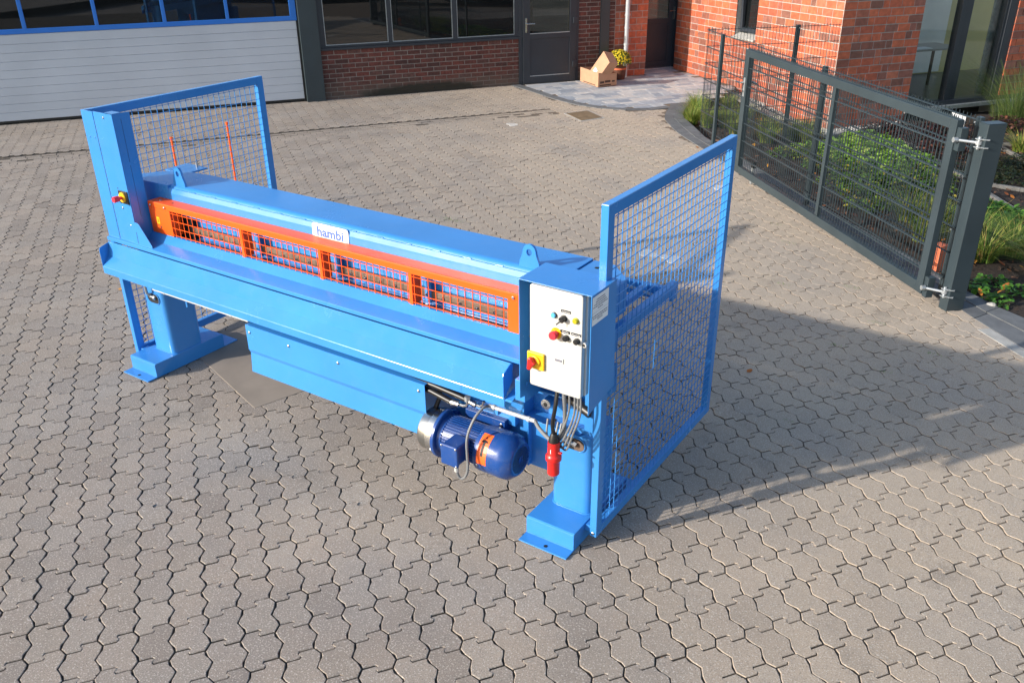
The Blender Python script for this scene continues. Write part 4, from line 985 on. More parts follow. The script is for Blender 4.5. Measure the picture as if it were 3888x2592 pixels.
MB().cyl((3.919, .003, 1.284), (3.919, .0038, 1.284), .007, 12).build('lock_hole', DARKHOLE, cbo)
for z in (1.255, 1.012): MB().cyl((3.629, .004, z), (3.629, .02, z), .007, 10).build('hinge_pin', BLACK, cbo)
for (x, z) in ((3.645, 1.515), (3.895, 1.018)):
    MB().tube([(x+.009*math.cos(t), -.0025, z+.009*math.sin(t)) for t in [math.tau*i/16 for i in range(17)]], .0009, 4, cap=False).build('screw_cover', GREYBOX, cbo)
YD = -.002
def knob(x, z, r, m, dep=.022, base=True, name='push_button', bm=None):
    o = MB().tube([(x, YD, z), (x, YD-.006, z), (x, YD-.007, z)], [r*1.15, r*1.15, r], 20).build('button_ring', bm or BLACK, cbo) if base else None
    return MB().tube([(x, YD-.006, z), (x, YD-dep, z), (x, YD-dep-.003, z)], [r, r, r*.8], 20).build(name, m, cbo)
knob(3.764, 1.403, .0125, SKYB, .012, name='blue_button')
knob(3.816, 1.398, .0145, BLACK, .026, name='key_switch')
MB().bar((3.813, YD-.028, 1.394), (3.800, YD-.045, 1.380), .003, .008).build('switch_key', STEEL, cbo)
knob(3.879, 1.402, .0130, BRASSY, .013, name='indicator_lamp', bm=BRASSY)
MB().tube([(3.776, YD, 1.312), (3.776, YD-.003, 1.312)], [.029, .028], 28).build('stop_ring', YEL, cbo)
MB().tube([(3.776, YD-.003, 1.312), (3.776, YD-.020, 1.312), (3.776, YD-.021, 1.312), (3.776, YD-.034, 1.312), (3.776, YD-.040, 1.312)], [.015, .015, .021, .0215, .018], 24).build('stop_button', PINKRED, cbo)
knob(3.832, 1.303, .0135, BLACK, .018); knob(3.888, 1.301, .0135, BLACK, .018)
for (x0, x1, z0, z1, tx) in ((3.800, 3.851, 1.427, 1.440, 'Steuerung'), (3.798, 3.849, 1.325, 1.338, 'Abwärts'), (3.856, 3.907, 1.325, 1.338, 'Klemmung')):
    M_().box(x0, x1, YD-.0012, YD-.0002, z0, z1).build('name_strip', BLACK, cbo)
    text(tx, .0098, WHITE, Matrix.Translation(((x0+x1)/2, YD-.0016, (z0+z1)/2-.0005)) @ Matrix.Rotation(math.pi/2, 4, 'X'), 'strip_print', cbo, ext=.0001)
text('NOT', .010, BLACK, Matrix.Translation((3.776, YD-.0034, 1.334)) @ Matrix.Rotation(math.pi/2, 4, 'X'), 'stop_print', cbo, ext=.0001)
M_().box(3.622, 3.716, YD-.014, YD, 1.098, 1.186).build('main_switch_plate', YEL, cbo, bevel=.004)
MB().tube([(3.668, YD-.014, 1.142), (3.668, YD-.022, 1.142), (3.668, YD-.024, 1.142)], [.030, .029, .025], 28).build('switch_dial', YEL, cbo)
MB().tube([(3.66, YD-.022, 1.142), (3.66, YD-.030, 1.142)], [.022, .020], 24).build('switch_base', RED, cbo)
M_().prism([(3.641, 1.106), (3.660, 1.104), (3.675, 1.135), (3.688, 1.142), (3.675, 1.152), (3.664, 1.172), (3.646, 1.17)], YD-.050, YD-.028, axis=1).build('switch_handle', RED, cbo, bevel=.006)
mt = M_(); mt.box(3.765, 3.818, YD-.005, YD, 1.163, 1.189); mto = mt.build('hour_meter', GREYBOX, cbo, bevel=.002)
M_().box(3.773, 3.811, YD-.0062, YD-.0055, 1.171, 1.182).build('meter_window', PRINTG, cbo)
# instruction sheet on the side plate: printed lines only
ls = MB(); ls.quad((3.9575, .003, 1.528), (3.9575, .155, 1.528), (3.9575, .155, 1.390), (3.9575, .003, 1.388)); ls.build('instruction_sheet', WHITE, hso)
rl = random.Random(8); lnm = MB()
for (z, a, b) in ((1.508, .040, .118), (1.497, .034, .124), (1.486, .020, .135), (1.475, .010, .146), (1.463, .055, .10), (1.432, .006, .150), (1.421, .012, .146), (1.410, .052, .10)):
    y = a
    while y < b:
        w = rl.uniform(.006, .018); e = min(b, y+w); lnm.quad((3.9581, y, z-.0024), (3.9581, e, z-.0024), (3.9581, e, z+.0024), (3.9581, y, z+.0024)); y = e+.003
lnm.quad((3.9581, .003, 1.4485), (3.9581, .155, 1.4485), (3.9581, .155, 1.4495), (3.9581, .003, 1.4495)); o = lnm.build('sheet_print', PRINTG, hso); o['kind'] = 'stuff'
# --- upper beam: top plate with rounded front edge, inclined strip, front face
ub = M_(); arc = []
cy, cz, R_ = .455, 1.372, .030
for k in range(9):
    a = math.radians(200-110*k/8); arc.append((cy+R_*math.cos(a)*1.25, cz+R_*math.sin(a)))
prof = [(.400, 1.200), (.400, 1.349), (.4100, 1.379), (.418, 1.380), (.4175, 1.374)]+arc+[(.725, 1.402), (.725, 1.200)]
ub.prism(prof, .40, 3.566, smooth=False); ubo = ub.build('upper_beam', BLUE, mc)
for p_ in ubo.data.polygons: p_.use_smooth = False
ws = MB(); rw = random.Random(1)
for a in range(14):
    xs = .62+.21*a
    if xs > 3.2: break
    ws.box(xs+.0, xs+.055, .4140, .424, 1.378, 1.3840)
ws.build('weld_segments', BLUE, ubo, bevel=.0022)
rs_ = M_(); rs_.prism([(-.035, .402), (.40, .402), (.40, .725), (.19, .715), (.05, .62), (-.035, .50)], 1.05, 1.398, axis=2); rs_.build('beam_end', BLUE, ubo, bevel=.003)
rs_ = M_(); rs_.prism([(3.572, .30), (3.845, .30), (3.845, .575), (3.70, .72), (3.572, .725)], 1.22, 1.395, axis=2); rs_.build('beam_end', BLUE, ubo, bevel=.003)
M_().box(3.566, 3.572, .47, .725, 1.33, 1.39).build('beam_gap', DARKHOLE, ubo)
MB().cyl((3.64, .63, 1.3952), (3.64, .63, 1.3962), .013, 12).build('plate_hole', DARKHOLE, ubo)
# lifting lugs
def lug(xc):
    hw, top_ = .062, 1.527; outer = []; hole = []; n = 28
    for k in range(n):
        a = math.tau*k/n; c, s = math.cos(a), math.sin(a)
        hole.append((xc+.017*c, 1.483+.019*s))
        if s >= -.15: outer.append((xc+.040*c, 1.483+.044*s))
        else:
            t = min(1, (-s-.15)/.35); x = (xc+math.copysign(.040+(hw-.040)*min(1, t*1.1), c)) if abs(c) > .45 else xc+hw*c/.45
            z = 1.476-(.100)*min(1, (-s-.15)/.6) if abs(c) > .45 else 1.376
            outer.append((x, z))
    m = MB(); holeplate(m, outer, hole, .436, .452); o = m.build('lifting_lug', BLUE, mc); return o
lug(.487); lug(3.345)
# hambi name plate on the front face of the beam
def _face_y(z): return .432+(z-1.33)*(.014/.036) if z > 1.33 else .400+(z-1.2)*(.032/.13)
ty_ = .4325; ang = math.atan2(.030, .123)
MX_ = Matrix.Translation((1.945, .3995, 1.338)) @ Matrix.Rotation(math.pi/2-.04, 4, 'X')
def plate(w, h, r, z, m, nm):
    mb = MB(MX_); mb.prism(rrect(-w/2, w/2, -h/2, h/2, r, 6), z, z+.0008, axis=2); return mb.build(nm, m, mc)
npl = plate(.300, .096, .020, .002, WHITE, 'name_plate')
def plate2(w, h, r, z, m, nm):
    mb = MB(MX_); mb.prism(rrect(-w/2, w/2, -h/2, h/2, r, 6), z, z+.0005, axis=2); return mb.build(nm, m, npl)
plate2(.287, .083, .016, .0029, PRINT, 'plate_border'); plate2(.279, .075, .013, .0036, WHITE, 'plate_field')
text('hambi', .082, PRINT, MX_ @ Matrix.Translation((0, -.004, .0045)) @ Matrix.Scale(1.13, 4, (1, 0, 0)), 'name_print', npl, ext=.0003, off=.0026)
# --- orange guard
og = M_(); y0, y1 = .300, .392
og.sheet([(.300, 1.262), (.300, 1.298), (.304, 1.302), (.3985, 1.302)][::-1], .295, 3.566, -.003)
ogo = og.build('orange_guard', ORANGE, mc, bevel=.001)
M_().box(.297, .520, .2975, .3005, 1.080, 1.262).build('guard_end_plate', ORANGE, ogo)
M_().box(.294, .297, .2975, .392, 1.080, 1.299).build('guard_side_plate', ORANGE, ogo)
M_().box(3.300, 3.566, .2975, .3005, 1.078, 1.262).build('guard_end_plate', ORANGE, ogo)
for x in (1.222, 1.925, 2.628): M_().box(x, x+.024, .2975, .3005, 1.073, 1.262).build('guard_post', ORANGE, ogo); M_().box(x+.021, x+.024, .3005, .375, 1.073, 1.298).build('post_web', ORANGE, ogo)
M_().box(.517, .520, .3005, .375, 1.080, 1.298).build('post_web', ORANGE, ogo)
wm = MB(); x = .545
while x < 3.30: wm.bar((x, .303, 1.062), (x, .303, 1.27), .0032, .0032); x += .0505
for z in (1.248, 1.196, 1.144, 1.092): wm.bar((.52, .2995, z), (3.30, .2995, z), .0034, .0034)
o = wm.build('guard_mesh', ORANGE, ogo); o['kind'] = 'stuff'
for x, z in ((.318, 1.277), (.470, 1.277), (3.335, 1.278)): bolt((x, .2972, z), .0085, ogo)
bolt((.375, .345, 1.3025), .0085, ogo, ax='z')
MB().cyl((.50, .35, 1.3021), (.50, .35, 1.3027), .007, 10).build('guard_hole', DARKHOLE, ogo); MB().cyl((.395, .2972, 1.128), (.395, .2966, 1.128), .008, 12).build('guard_hole', DARKHOLE, ogo)
M_().box(.362, .392, .2962, .2972, 1.150, 1.198).build('yellow_sticker', YEL, ogo)
M_().box(.372, .382, .2958, .2961, 1.160, 1.188).build('sticker_print', ORANGE, ogo)
# what shows behind the orange mesh: clamp plate, ribs, knife bar, bolts, slotted bed
ins = M_(); ins.box(.75, 3.56, .41, .415, 1.125, 1.21); 
M_().box(.42, 3.56, .445, .450, 1.04, 1.199).build('clamp_plate', BLUE, mc)
for x in (.55, 1.24, 1.945, 2.655): M_().box(x, x+.045, .404, .444, 1.06, 1.199).build('clamp_rib', BLUE, mc)
kb_ = M_().box(.60, 3.56, .408, .443, 1.083, 1.128).build('knife_bar', STEELB, mc, bevel=.002)
x = .66
while x < 3.5:
    bolt((x, .4078, 1.104), .0085, kb_, h=.010); x += .118
M_().box(.40, 3.56, .345, .445, 1.030, 1.036).build('knife_bed', BLUE, mc)
M_().box(.60, 3.56, .372, .382, 1.036, 1.058).build('lower_knife', STEEL, mc)
M_().box(.40, .60, .40, .44, 1.04, 1.198).build('inner_block', DARKHOLE, mc)
# --- left upright housing with emergency stop
hl = M_(); hl.box(-.040, .056, .180, .184, .975, 1.904); hlo = hl.build('upright_housing', BLUE, mc, bevel=.001)
M_().box(.0565, .060, .186, .20, .985, 1.904).build('housing_fold', BLUE, hlo)
M_().box(.060, .182, .182, .186, .985, 1.906).build('housing_panel', BLUE, hlo, bevel=.001)
M_().box(.184, .275, .179, .183, .985, 1.910).build('housing_cover', BLUE, hlo, bevel=.001)
M_().prism([(.183, 1.0), (.183, 1.908), (.305, 1.905), (.310, 1.895), (.310, 1.0)], .272, .276).build('housing_side', BLUE, hlo, bevel=.001)
M_().box(.184, .276, .179, .245, 1.906, 1.910).build('housing_top', BLUE, hlo)
M_().box(.060, .272, .24, .30, .98, 1.85).build('housing_core', BLUE, hlo)
for z0, z1 in ((1.20, 1.56), (1.58, 1.87)): M_().box(.2762, .2768, .238, .2395, z0, z1).build('housing_seam', PRINT if False else DARKHOLE, hlo)
for x, z in ((.176, 1.876), (.176, 1.262), (.230, 1.143)): bolt((x, .1795, z), .008, hlo)
for x in (-.030, .025): bolt((x, .1795, 1.728), .006, hlo, m=BLUE, h=.003)
MB().cyl((.160, .1815, 1.398), (.160, .1808, 1.398), .005, 8).build('housing_hole', DARKHOLE, hlo)
gs = M_(); gs.prism([(.235, 1.005), (.235, 1.150), (.275, 1.176), (.312, 1.176), (.330, 1.165), (.432, 1.030), (.432, 1.010)], .174, .178, axis=1); gso = gs.build('gusset_plate', BLUE, hlo, bevel=.001)
M_().box(.279, .283, .1733, .1738, 1.02, 1.105).build('gusset_slot', DARKHOLE, hlo)
es = M_(); es.box(.166, .268, .172, .1785, 1.297, 1.388); eso = es.build('stop_switch_plate', BLACK, hlo, bevel=.003)
MB().tube([(.212, .172, 1.343), (.212, .165, 1.343), (.212, .163, 1.343)], [.036, .035, .033], 28).build('stop_ring', YEL, hlo)
MB().tube([(.212, .164, 1.343), (.212, .140, 1.343), (.212, .138, 1.343), (.212, .105, 1.343), (.212, .100, 1.343)], [.011, .013, .020, .021, .018], 24).build('stop_button', PINKRED, hlo)
# --- side guards: tube frames with welded mesh
def guard(xa, xb, y0, y1, z0, z1, nm):
    f = M_(); w = .060
    f.box(xa, xb, y0, y0+w, z0, z1); fo = f.build('side_guard', BLUE, mc, bevel=.003)
    M_().box(xa, xb, y1-w, y1, z0, z1).build('guard_upright', BLUE, fo, bevel=.003)
    M_().box(xa+.0005, xb-.0005, y0+w, y1-w, z1-w, z1-.0005).build('guard_top_rail', BLUE, fo, bevel=.003)
    M_().box(xa+.0005, xb-.0005, y0+w, y1-w, z0+.0005, z0+w).build('guard_bottom_rail', BLUE, fo, bevel=.003)
    wm = MB(); y = y0+w-.012; x_ = xb-.004
    while y < y1-w+.02: wm.bar((x_, y, z0+w-.02), (x_, y, z1-w+.02), .0036, .0036); y += .0505
    z = z0+w-.005
    while z < z1-w+.02: wm.bar((x_+.004, y0+w-.02, z), (x_+.004, y1-w+.02, z), .0036, .0036); z += .0505
    o = wm.build('mesh_wires', BLUE, fo); o['kind'] = 'stuff'; return fo
guard(-.081, -.041, .182, 1.735, .061, 1.903, 'l'); guard(3.889, 3.929, .182, 1.744, .061, 1.900, 'r')
M_().box(3.85, 3.889, .20, .26, .07, .11).build('guard_bracket', BLUE, mc, bevel=.002); M_().box(-.041, .01, .20, .26, .07, .11).build('guard_bracket', BLUE, mc, bevel=.002)
bolt((3.9095, .1815, .085), .009, mc)
# --- rear arms at the right end
for args, nm in (((3.846, 3.886, .30, 1.13, 1.155, 1.200), 'rear_rail'), ((3.735, 3.775, .725, .99, 1.165, 1.205), 'rear_arm'), ((3.54, 3.86, .985, 1.025, 1.13, 1.205), 'rear_crossbar')):
    M_().box(*args).build(nm, BLUE, mc, bevel=.003)
M_().box(3.848, 3.884, .30, 1.12, 1.135, 1.154).build('rail_slot', BLUE, mc)
MB().tube([(3.62, .90, 1.22), (3.84, .94, 1.17)], .008, 8).build('adjusting_rod', ZINC, mc)
M_().box(3.87, 3.888, 1.06, 1.12, 1.10, 1.155).build('rail_hook', BLUE, mc, bevel=.002)
M_().box(3.80, 3.84, .40, .5, 1.02, 1.12).build('rear_clamp', BLUE, mc, bevel=.004)
# left rear bracket with bolt
M_().box(-.04, .20, .70, .90, 1.370, 1.382).build('rear_bracket', BLUE, mc, bevel=.002)
MB().cyl((.13, .86, 1.382), (.13, .86, 1.420), .009, 8).build('stud_bolt', ZINC, mc)
# ================================================================ gate, gate post, mesh fence
gp = thing('gate_post', 'thick square anthracite gate post standing on the kerb at the right', 'gate post', (4.96, 4.50, 0))
q0 = Vector((4.948, 4.435)); da = Vector((-.70, .714)); db = Vector((.714, .70)); wA, wB = .105, .158
PB = [q0, q0+db*wB, q0+db*wB+da*wA, q0+da*wA]
P_ = MB().prism([tuple(p) for p in PB], -.1, 1.560, axis=2).build('post', ANTH, gp, bevel=.004)
cen = sum(PB, Vector((0, 0)))/4
MB().prism([tuple(cen+(p-cen)*1.0) for p in PB], 1.561, 1.567, axis=2).build('post_cap', ANTH, gp, bevel=.003)
# gate leaf: frame direction from hinge side (right) to the far left
gA = Vector((4.72, 4.49, 0)); gd_ = (Vector((1.99, 7.36, 0))-gA).normalized(); gn = Vector((-gd_.y, gd_.x, 0))*-1    # gn points towards the bed side
if gn.dot(Vector((1, 1, 0))) < 0: gn = -gn
GF = Matrix(((gd_.x, gn.x, 0, gA.x), (gd_.y, gn.y, 0, gA.y), (0, 0, 1, 0), (0, 0, 0, 1)))
gt = thing('mesh_gate', 'anthracite swing gate leaf with mesh infill and toothed top rail hung on the thick post', 'gate', tuple(gA+gd_*2))
def Gm(): return MB(GF)
LG = 4.03
Gm().box(0, .088, 0, .06, .09, 1.565).build('gate_stile', ANTH, gt, bevel=.003)
Gm().box(LG-.105, LG, 0, .06, .09, 1.565).build('gate_stile', ANTH, gt, bevel=.003)
Gm().box(.089, LG-.106, 0.0005, .0595, 1.483, 1.5645).build('gate_top_rail', ANTH, gt, bevel=.003)
Gm().box(.089, LG-.106, 0.0005, .0595, .0905, .178).build('gate_bottom_rail', ANTH, gt, bevel=.003)
Gm().box(1.885, 1.940, .008, .052, .179, 1.482).build('gate_mullion', ANTH, gt, bevel=.002)
th = Gm(); t = .03
while t < LG-.03:
    th.prism([(t, 1.566), (t+.022, 1.566), (t+.011, 1.592)], .027, .031, axis=1); t += .027
o = th.build('toothed_strip', ANTH, gt); o['kind'] = 'stuff'
for k, z in enumerate((1.355, 1.140, .922, .706, .495, .285)):
    for yy in (.022, .040): Gm().bar((.089, yy, z), (LG-.106, yy, z), .008, .008).build('horizontal_wire', ANTH, gt)
vw = Gm(); t = .12
while t < LG-.11: vw.bar((t, .031, .178), (t, .031, 1.484), .0048, .0048); t += .0498
o = vw.build('vertical_wires', ANTH, gt); o['kind'] = 'stuff'
# handle, lock, foot bolt
hd = MB(GF); hd.box(LG-.075, LG-.035, -.008, -.0, 1.02, 1.24); hdo = hd.build('lock_plate', ZINC, gt, bevel=.002)
MB(GF).tube([(LG-.05, -.005, 1.185), (LG-.05, -.055, 1.185), (LG-.07, -.06, 1.185), (LG-.17+.24, -.06, 1.18)], .010, 8).build('gate_handle', STEEL, gt)
MB(GF).tube([(LG-.05, .065, 1.185), (LG-.05, .11, 1.185), (LG-.17, .11, 1.18)], .010, 8).build('gate_handle', STEEL, gt)
MB(GF).cyl((LG-.055, -.004, 1.08), (LG-.055, -.012, 1.08), .015, 12).build('lock_cylinder', STEEL, gt)
MB(GF).box(LG-.40, LG-.36, .062, .085, .02, .30).build('drop_bolt', ZINC, gt, bevel=.002)
MB(GF).box(LG-.42, LG-.34, .060, .10, .22, .30).build('bolt_guide', BLACK, gt, bevel=.003)
# hinges: plate behind the leaf, threaded rod, eye on the post
for z in (1.42, .165):
    MB(GF).box(-.055, .0, .012, .075, z-.09, z+.09).build('hinge_block', ANTH, gt, bevel=.002)
    e = cen+Vector((-.045, -.02)); 
    g0 = GF @ Vector((-.04, -.005, z)); hp = Vector((q0.x-.045, q0.y+.025, z-.005))
    MB().tube([g0+Vector((-.012, -.012, .0)), g0, hp], .0115, 10).build('hinge_rod', ZINC, gt)
    MB().cyl(g0+Vector((-.022, -.016, 0)), g0+Vector((.004, .004, 0)), .021, 12).build('hinge_nut', ZINC, gt)
    MB().cyl(hp+Vector((0, 0, -.012)), hp+Vector((0, 0, .016)), .026, 16).build('hinge_eye', ZINC, gt)
    for dz in (-.035, .028):
        MB().prism([(hp.x-.032, hp.y-.01), (hp.x+.0, hp.y-.036), (hp.x+.075, hp.y-.02), (hp.x+.075, hp.y+.04), (hp.x-.01, hp.y+.035)], z+dz-.005, z+dz+.002, axis=2).build('hinge_bracket', ZINC, gp, bevel=.001)
    MB().cyl(hp+Vector((0, 0, -.05)), hp+Vector((0, 0, .048)), .012, 8).build('hinge_pin', ZINC, gp)
# fixed fence: double wire mats
def fence(A, B_, h, posts, nm_label, top=1.52, zlow=.08, startz=None):
    A, B_ = Vector((A[0], A[1], 0)), Vector((B_[0], B_[1], 0)); d = (B_-A); L = d.length; d.normalize(); n_ = Vector((-d.y, d.x, 0))
    if n_.dot(Vector((1, 1, 0))) < 0: n_ = -n_
    F = Matrix(((d.x, n_.x, 0, A.x), (d.y, n_.y, 0, A.y), (0, 0, 1, 0), (0, 0, 0, 1)))
    f = thing('mesh_fence', nm_label, 'fence', tuple(A+d*(L/2)))
    z = h; k = 0
    while z > zlow:
        for yy in (-.007, .007): MB(F).bar((0, yy, z), (L, yy, z), .006, .0065).build('horizontal_wire', ANTH, f)
        z -= .2265
    v = MB(F); t = .02; zb = z+.2265-.0
    while t < L: v.bar((t, 0, zb-.02), (t, 0, h+.032), .0045, .0045); t += .0498
    o = v.build('vertical_wires', ANTH, f); o['kind'] = 'stuff'
    for t, za, side_ in posts:
        MB(F).box(t-.03, t+.03, .010*side_ if side_ > 0 else -.050, .050 if side_ > 0 else -.010, za, h+.02).build('fence_post', ANTH, f, bevel=.003)
        kk = 0; z = h-.02
        while z > .1: MB(F).cyl((t, -.0115 if side_ > 0 else .0115, z), (t, -.018 if side_ > 0 else .018, z), .008, 8).build('post_screw', ZINC, f); z -= .453
    return f
cnr = (.693, 9.282)
fence(cnr, (4.86, 4.772), 1.52, [(.66, -.2, -1), (3.47, -.2, 1), (6.08, -.2, 1)], 'anthracite double wire mesh fence running behind the gate leaf from corner to gate post')
fence(cnr, (2.164, 10.76), 1.52, [(1.42, -.45, -1)], 'short anthracite double wire mesh fence reaching towards the orange brick corner', zlow=-.15)
# white sign plate on the fence by the post
sg = MB(); d = Vector((.68, -.733, 0)); a = Vector((4.575, 5.08, 0)); 
for off_ in (0,):
    n_ = Vector((.733, .68, 0))*.02
    sg.quad(a+n_+Vector((0, 0, 1.38)), a+n_+d*.19+Vector((0, 0, 1.38)), a+n_+d*.19+Vector((0, 0, 1.515)), a+n_+Vector((0, 0, 1.515)))
    sg.quad(*[p+n_*.15 for p in sg.v[:4]])
so = sg.build('sign_board', WHITE); tag(so, 'small white board fixed to the fence top beside the gate post', 'sign')
# two thin orange stakes standing in the yard behind the left guard
for (x, y), lab, h in (((-2.308, 2.365), 'shorter thin orange stake seen through the left mesh guard', 1.0), ((-2.39, 3.15), 'taller thin orange stake seen through the left mesh guard, nearer its upright', 1.0)):
    st_ = thing('marking_stake', lab, 'stake', (x, y, 0), group='thin orange stakes behind the left guard')
    MB().cyl((x, y, 0), (x, y, h), .010, 8).build('rod', ORANGE, st_); MB().cyl((x, y, h-.012), (x, y, h+.012), .016, 8).build('knob', ORANGE, st_)
# terracotta block and small things in the bed
tb_ = MB(); tb_.prism([(4.62, 5.40), (4.71, 5.36), (4.76, 5.47), (4.67, 5.51)], -.02, .24, axis=2); o = tb_.build('terracotta_block', TERRA, bevel=.004); tag(o, 'upright terracotta block in the bed just behind the gate post', 'clay block')
sn = bpy.data.meshes.new('stone'); b_ = bmesh.new(); bmesh.ops.create_icosphere(b_, subdivisions=2, radius=.035)
for v_ in b_.verts: v_.co = Vector((v_.co.x*1.2, v_.co.y*.9, v_.co.z*.7))*(1+.1*math.sin(v_.co.x*90)); 
b_.to_mesh(sn); b_.free(); sn.materials.append(SILL); o = bpy.data.objects.new('stone', sn); C.objects.link(o); o.location = (5.25, 4.76, .01); tag(o, 'small pale rounded stone on the soil beside the right kerb', 'stone')
# ================================================================ plants
rp = random.Random(21)
def tuft(x, y, r, h, n, m, label, name='grass_clump', cat='ornamental grass', group=None, arch=.8, w=.004, lean=(0, 0)):
    z0 = zbed(*uv((x, y)))-.01; t = thing(name, label, cat, (x, y, z0), group=group); b = MB()
    for k in range(n):
        a = rp.random()*math.tau; rr0 = r*.30*math.sqrt(rp.random()); p0 = Vector((x+rr0*math.cos(a), y+rr0*math.sin(a), z0))
        a += rp.gauss(0, .5); L = h*rp.uniform(.6, 1.15); out = r*rp.uniform(.25, 1.1)*arch; d = Vector((math.cos(a), math.sin(a), 0)); sd_ = Vector((-d.y, d.x, 0)); ww = w*rp.uniform(.6, 1.2); dr = rp.uniform(.1, .6)
        pts = []
        for i in range(5):
            s = i/4; zz = L*(s-.5*dr*s*s*1.3); pts.append((p0+d*out*s*s+Vector((lean[0]*s*s, lean[1]*s*s, zz)), ww*(1-.85*s)))
        k0 = len(b.v)
        for p, q in pts: b.v += [p-sd_*q, p+sd_*q]
        for i in range(4): b.f.append((k0+2*i, k0+2*i+1, k0+2*i+3, k0+2*i+2)); b.sm.append(True)
    o = b.build('blades', m, t); o['kind'] = 'stuff'; return t
def leafy(x, y, r, h, n, ls, m, label, name='leafy_shrub', cat='shrub', group=None):
    n = int(n*1.5)
    z0 = zbed(*uv((x, y)))-.01; t = thing(name, label, cat, (x, y, z0), group=group); b = MB(); s_ = MB()
    for k in range(n):
        a = rp.random()*math.tau; q = math.sqrt(rp.random()); rr0 = r*q*(1+.2*math.sin(3*a+x*7)); zt = h*(1-.55*q*q)*rp.uniform(.45, 1.05)
        zt *= .8; p = Vector((x+rr0*math.cos(a), y+rr0*math.sin(a), z0+max(.02, zt)))
        az = a+rp.gauss(0, .8); tilt = rp.gauss(.25, .35); d = Vector((math.cos(az)*math.cos(tilt), math.sin(az)*math.cos(tilt), -math.sin(tilt)*.8+.1)); L = ls*rp.uniform(.6, 1.25)
        sd_ = d.cross(Vector((rp.gauss(0, .3), rp.gauss(0, .3), 1))).normalized(); nz = sd_.cross(d).normalized(); wd_ = L*.36; k0 = len(b.v)
        b.v += [p, p+d*L*.35+sd_*wd_+nz*.12*L, p+d*L*.75+sd_*wd_*.7+nz*.08*L, p+d*L, p+d*L*.75-sd_*wd_*.7+nz*.08*L, p+d*L*.35-sd_*wd_+nz*.12*L, p+d*L*.5]
        for f in ((0, 1, 6), (1, 2, 6), (2, 3, 6), (3, 4, 6), (4, 5, 6), (5, 0, 6)): b.f.append(tuple(k0+i for i in f)); b.sm.append(False)
        if k % 6 == 0: s_.bar((x+rr0*.3*math.cos(a), y+rr0*.3*math.sin(a), z0), p, .003, .003)
    o = b.build('foliage', m, t); o['kind'] = 'stuff'
    if s_.v: q_ = s_.build('stems', DKG, t); q_['kind'] = 'stuff'
    return t
G1 = 'sedge tufts at the rounded kerb end'
for x, y, r, h, lab in ((-.16, 11.25, .34, .42, 'upright green sedge tuft nearest the light paving'), (.02, 10.75, .32, .38, 'green sedge tuft on the inner side of the kerb curve'), (.15, 10.30, .30, .30, 'yellowing sedge tuft leaning over the kerb tip'),
    (.42, 10.28, .30, .36, 'sedge tuft just left of the first fence post'), (.20, 11.75, .30, .38, 'sedge tuft behind the fence corner near the pebbles'), (.72, 11.09, .34, .38, 'sedge tuft behind the fence between corner and first post'),
    (.62, 10.55, .32, .34, 'sedge tuft behind the first fence post'), (1.0, 10.0, .28, .30, 'low sedge tuft right of the first fence post')):
    tuft(x, y, r, h, 620, GRASS, lab, name='sedge_tuft', group=G1, w=.0042)
G2 = 'grass clumps behind the gate handle end'
for x, y, r, h, lab in ((1.35, 10.43, .34, .36, 'dense grass clump seen through the gate, leftmost of its row'), (1.72, 10.55, .34, .36, 'dense grass clump in the middle behind the gate'), (1.85, 11.0, .32, .36, 'dense grass clump nearest the orange brick corner'), (1.55, 9.85, .30, .28, 'lower grass clump at the front of the group'), (2.05, 10.35, .30, .3, 'grass clump right of the middle fence post foot')):
    tuft(x, y, r, h, 600, GRASS, lab, name='grass_clump', group=G2, w=.004)
# lime green perennials
G3 = 'lime green leafy perennials behind the gate'
for x, y, r, h, n, lab in ((2.45, 9.75, .34, .26, 240, 'lime green leafy plant at the left end of its group'), (2.72, 10.08, .36, .30, 280, 'tall lime green leafy plant by the concrete edging'), (2.75, 10.85, .40, .34, 340, 'bright lime plant nearest the brick wall'), (3.14, 10.5, .40, .32, 340, 'bright lime plant in the middle of the group'), (3.5, 9.95, .38, .28, 280, 'lime green plant at the right end of the group'), (3.0, 9.6, .36, .26, 260, 'lime green plant in front of the group'), (3.3, 9.2, .34, .2, 190, 'small lime green plant low in front')):
    leafy(x, y, r, h, n, .085, LIME, lab, name='lime_perennial', cat='perennial plant', group=G3)
G4 = 'mid green leafy plants along the kerb behind the gate'
for x, y, r, h, n, lab in ((2.2, 9.2, .34, .2, 220, 'low green plant behind the left third of the gate'), (3.3, 7.9, .36, .22, 230, 'mottled green plant right behind the second fence post'), (3.57, 7.45, .34, .20, 220, 'green plant close to the kerb at mid gate'), (3.75, 8.2, .40, .26, 300, 'mottled green plant with yellow leaves at mid gate'), (3.95, 8.6, .40, .28, 300, 'green plant with yellowing leaves by the edging'), (3.85, 9.25, .36, .26, 240, 'yellow green plant at the back near the edging'), (3.2, 8.5, .40, .24, 260, 'spreading green plant behind the middle of the gate'), (3.68, 6.98, .24, .16, 120, 'small bright green plant beside the kerb'), (2.75, 8.75, .34, .2, 200, 'sparse green plant left of the middle')):
    leafy(x, y, r, h, n, .062, MIDG, lab, name='green_perennial', cat='perennial plant', group=G4)
G5 = 'purple brown leafed plants along the office wall'
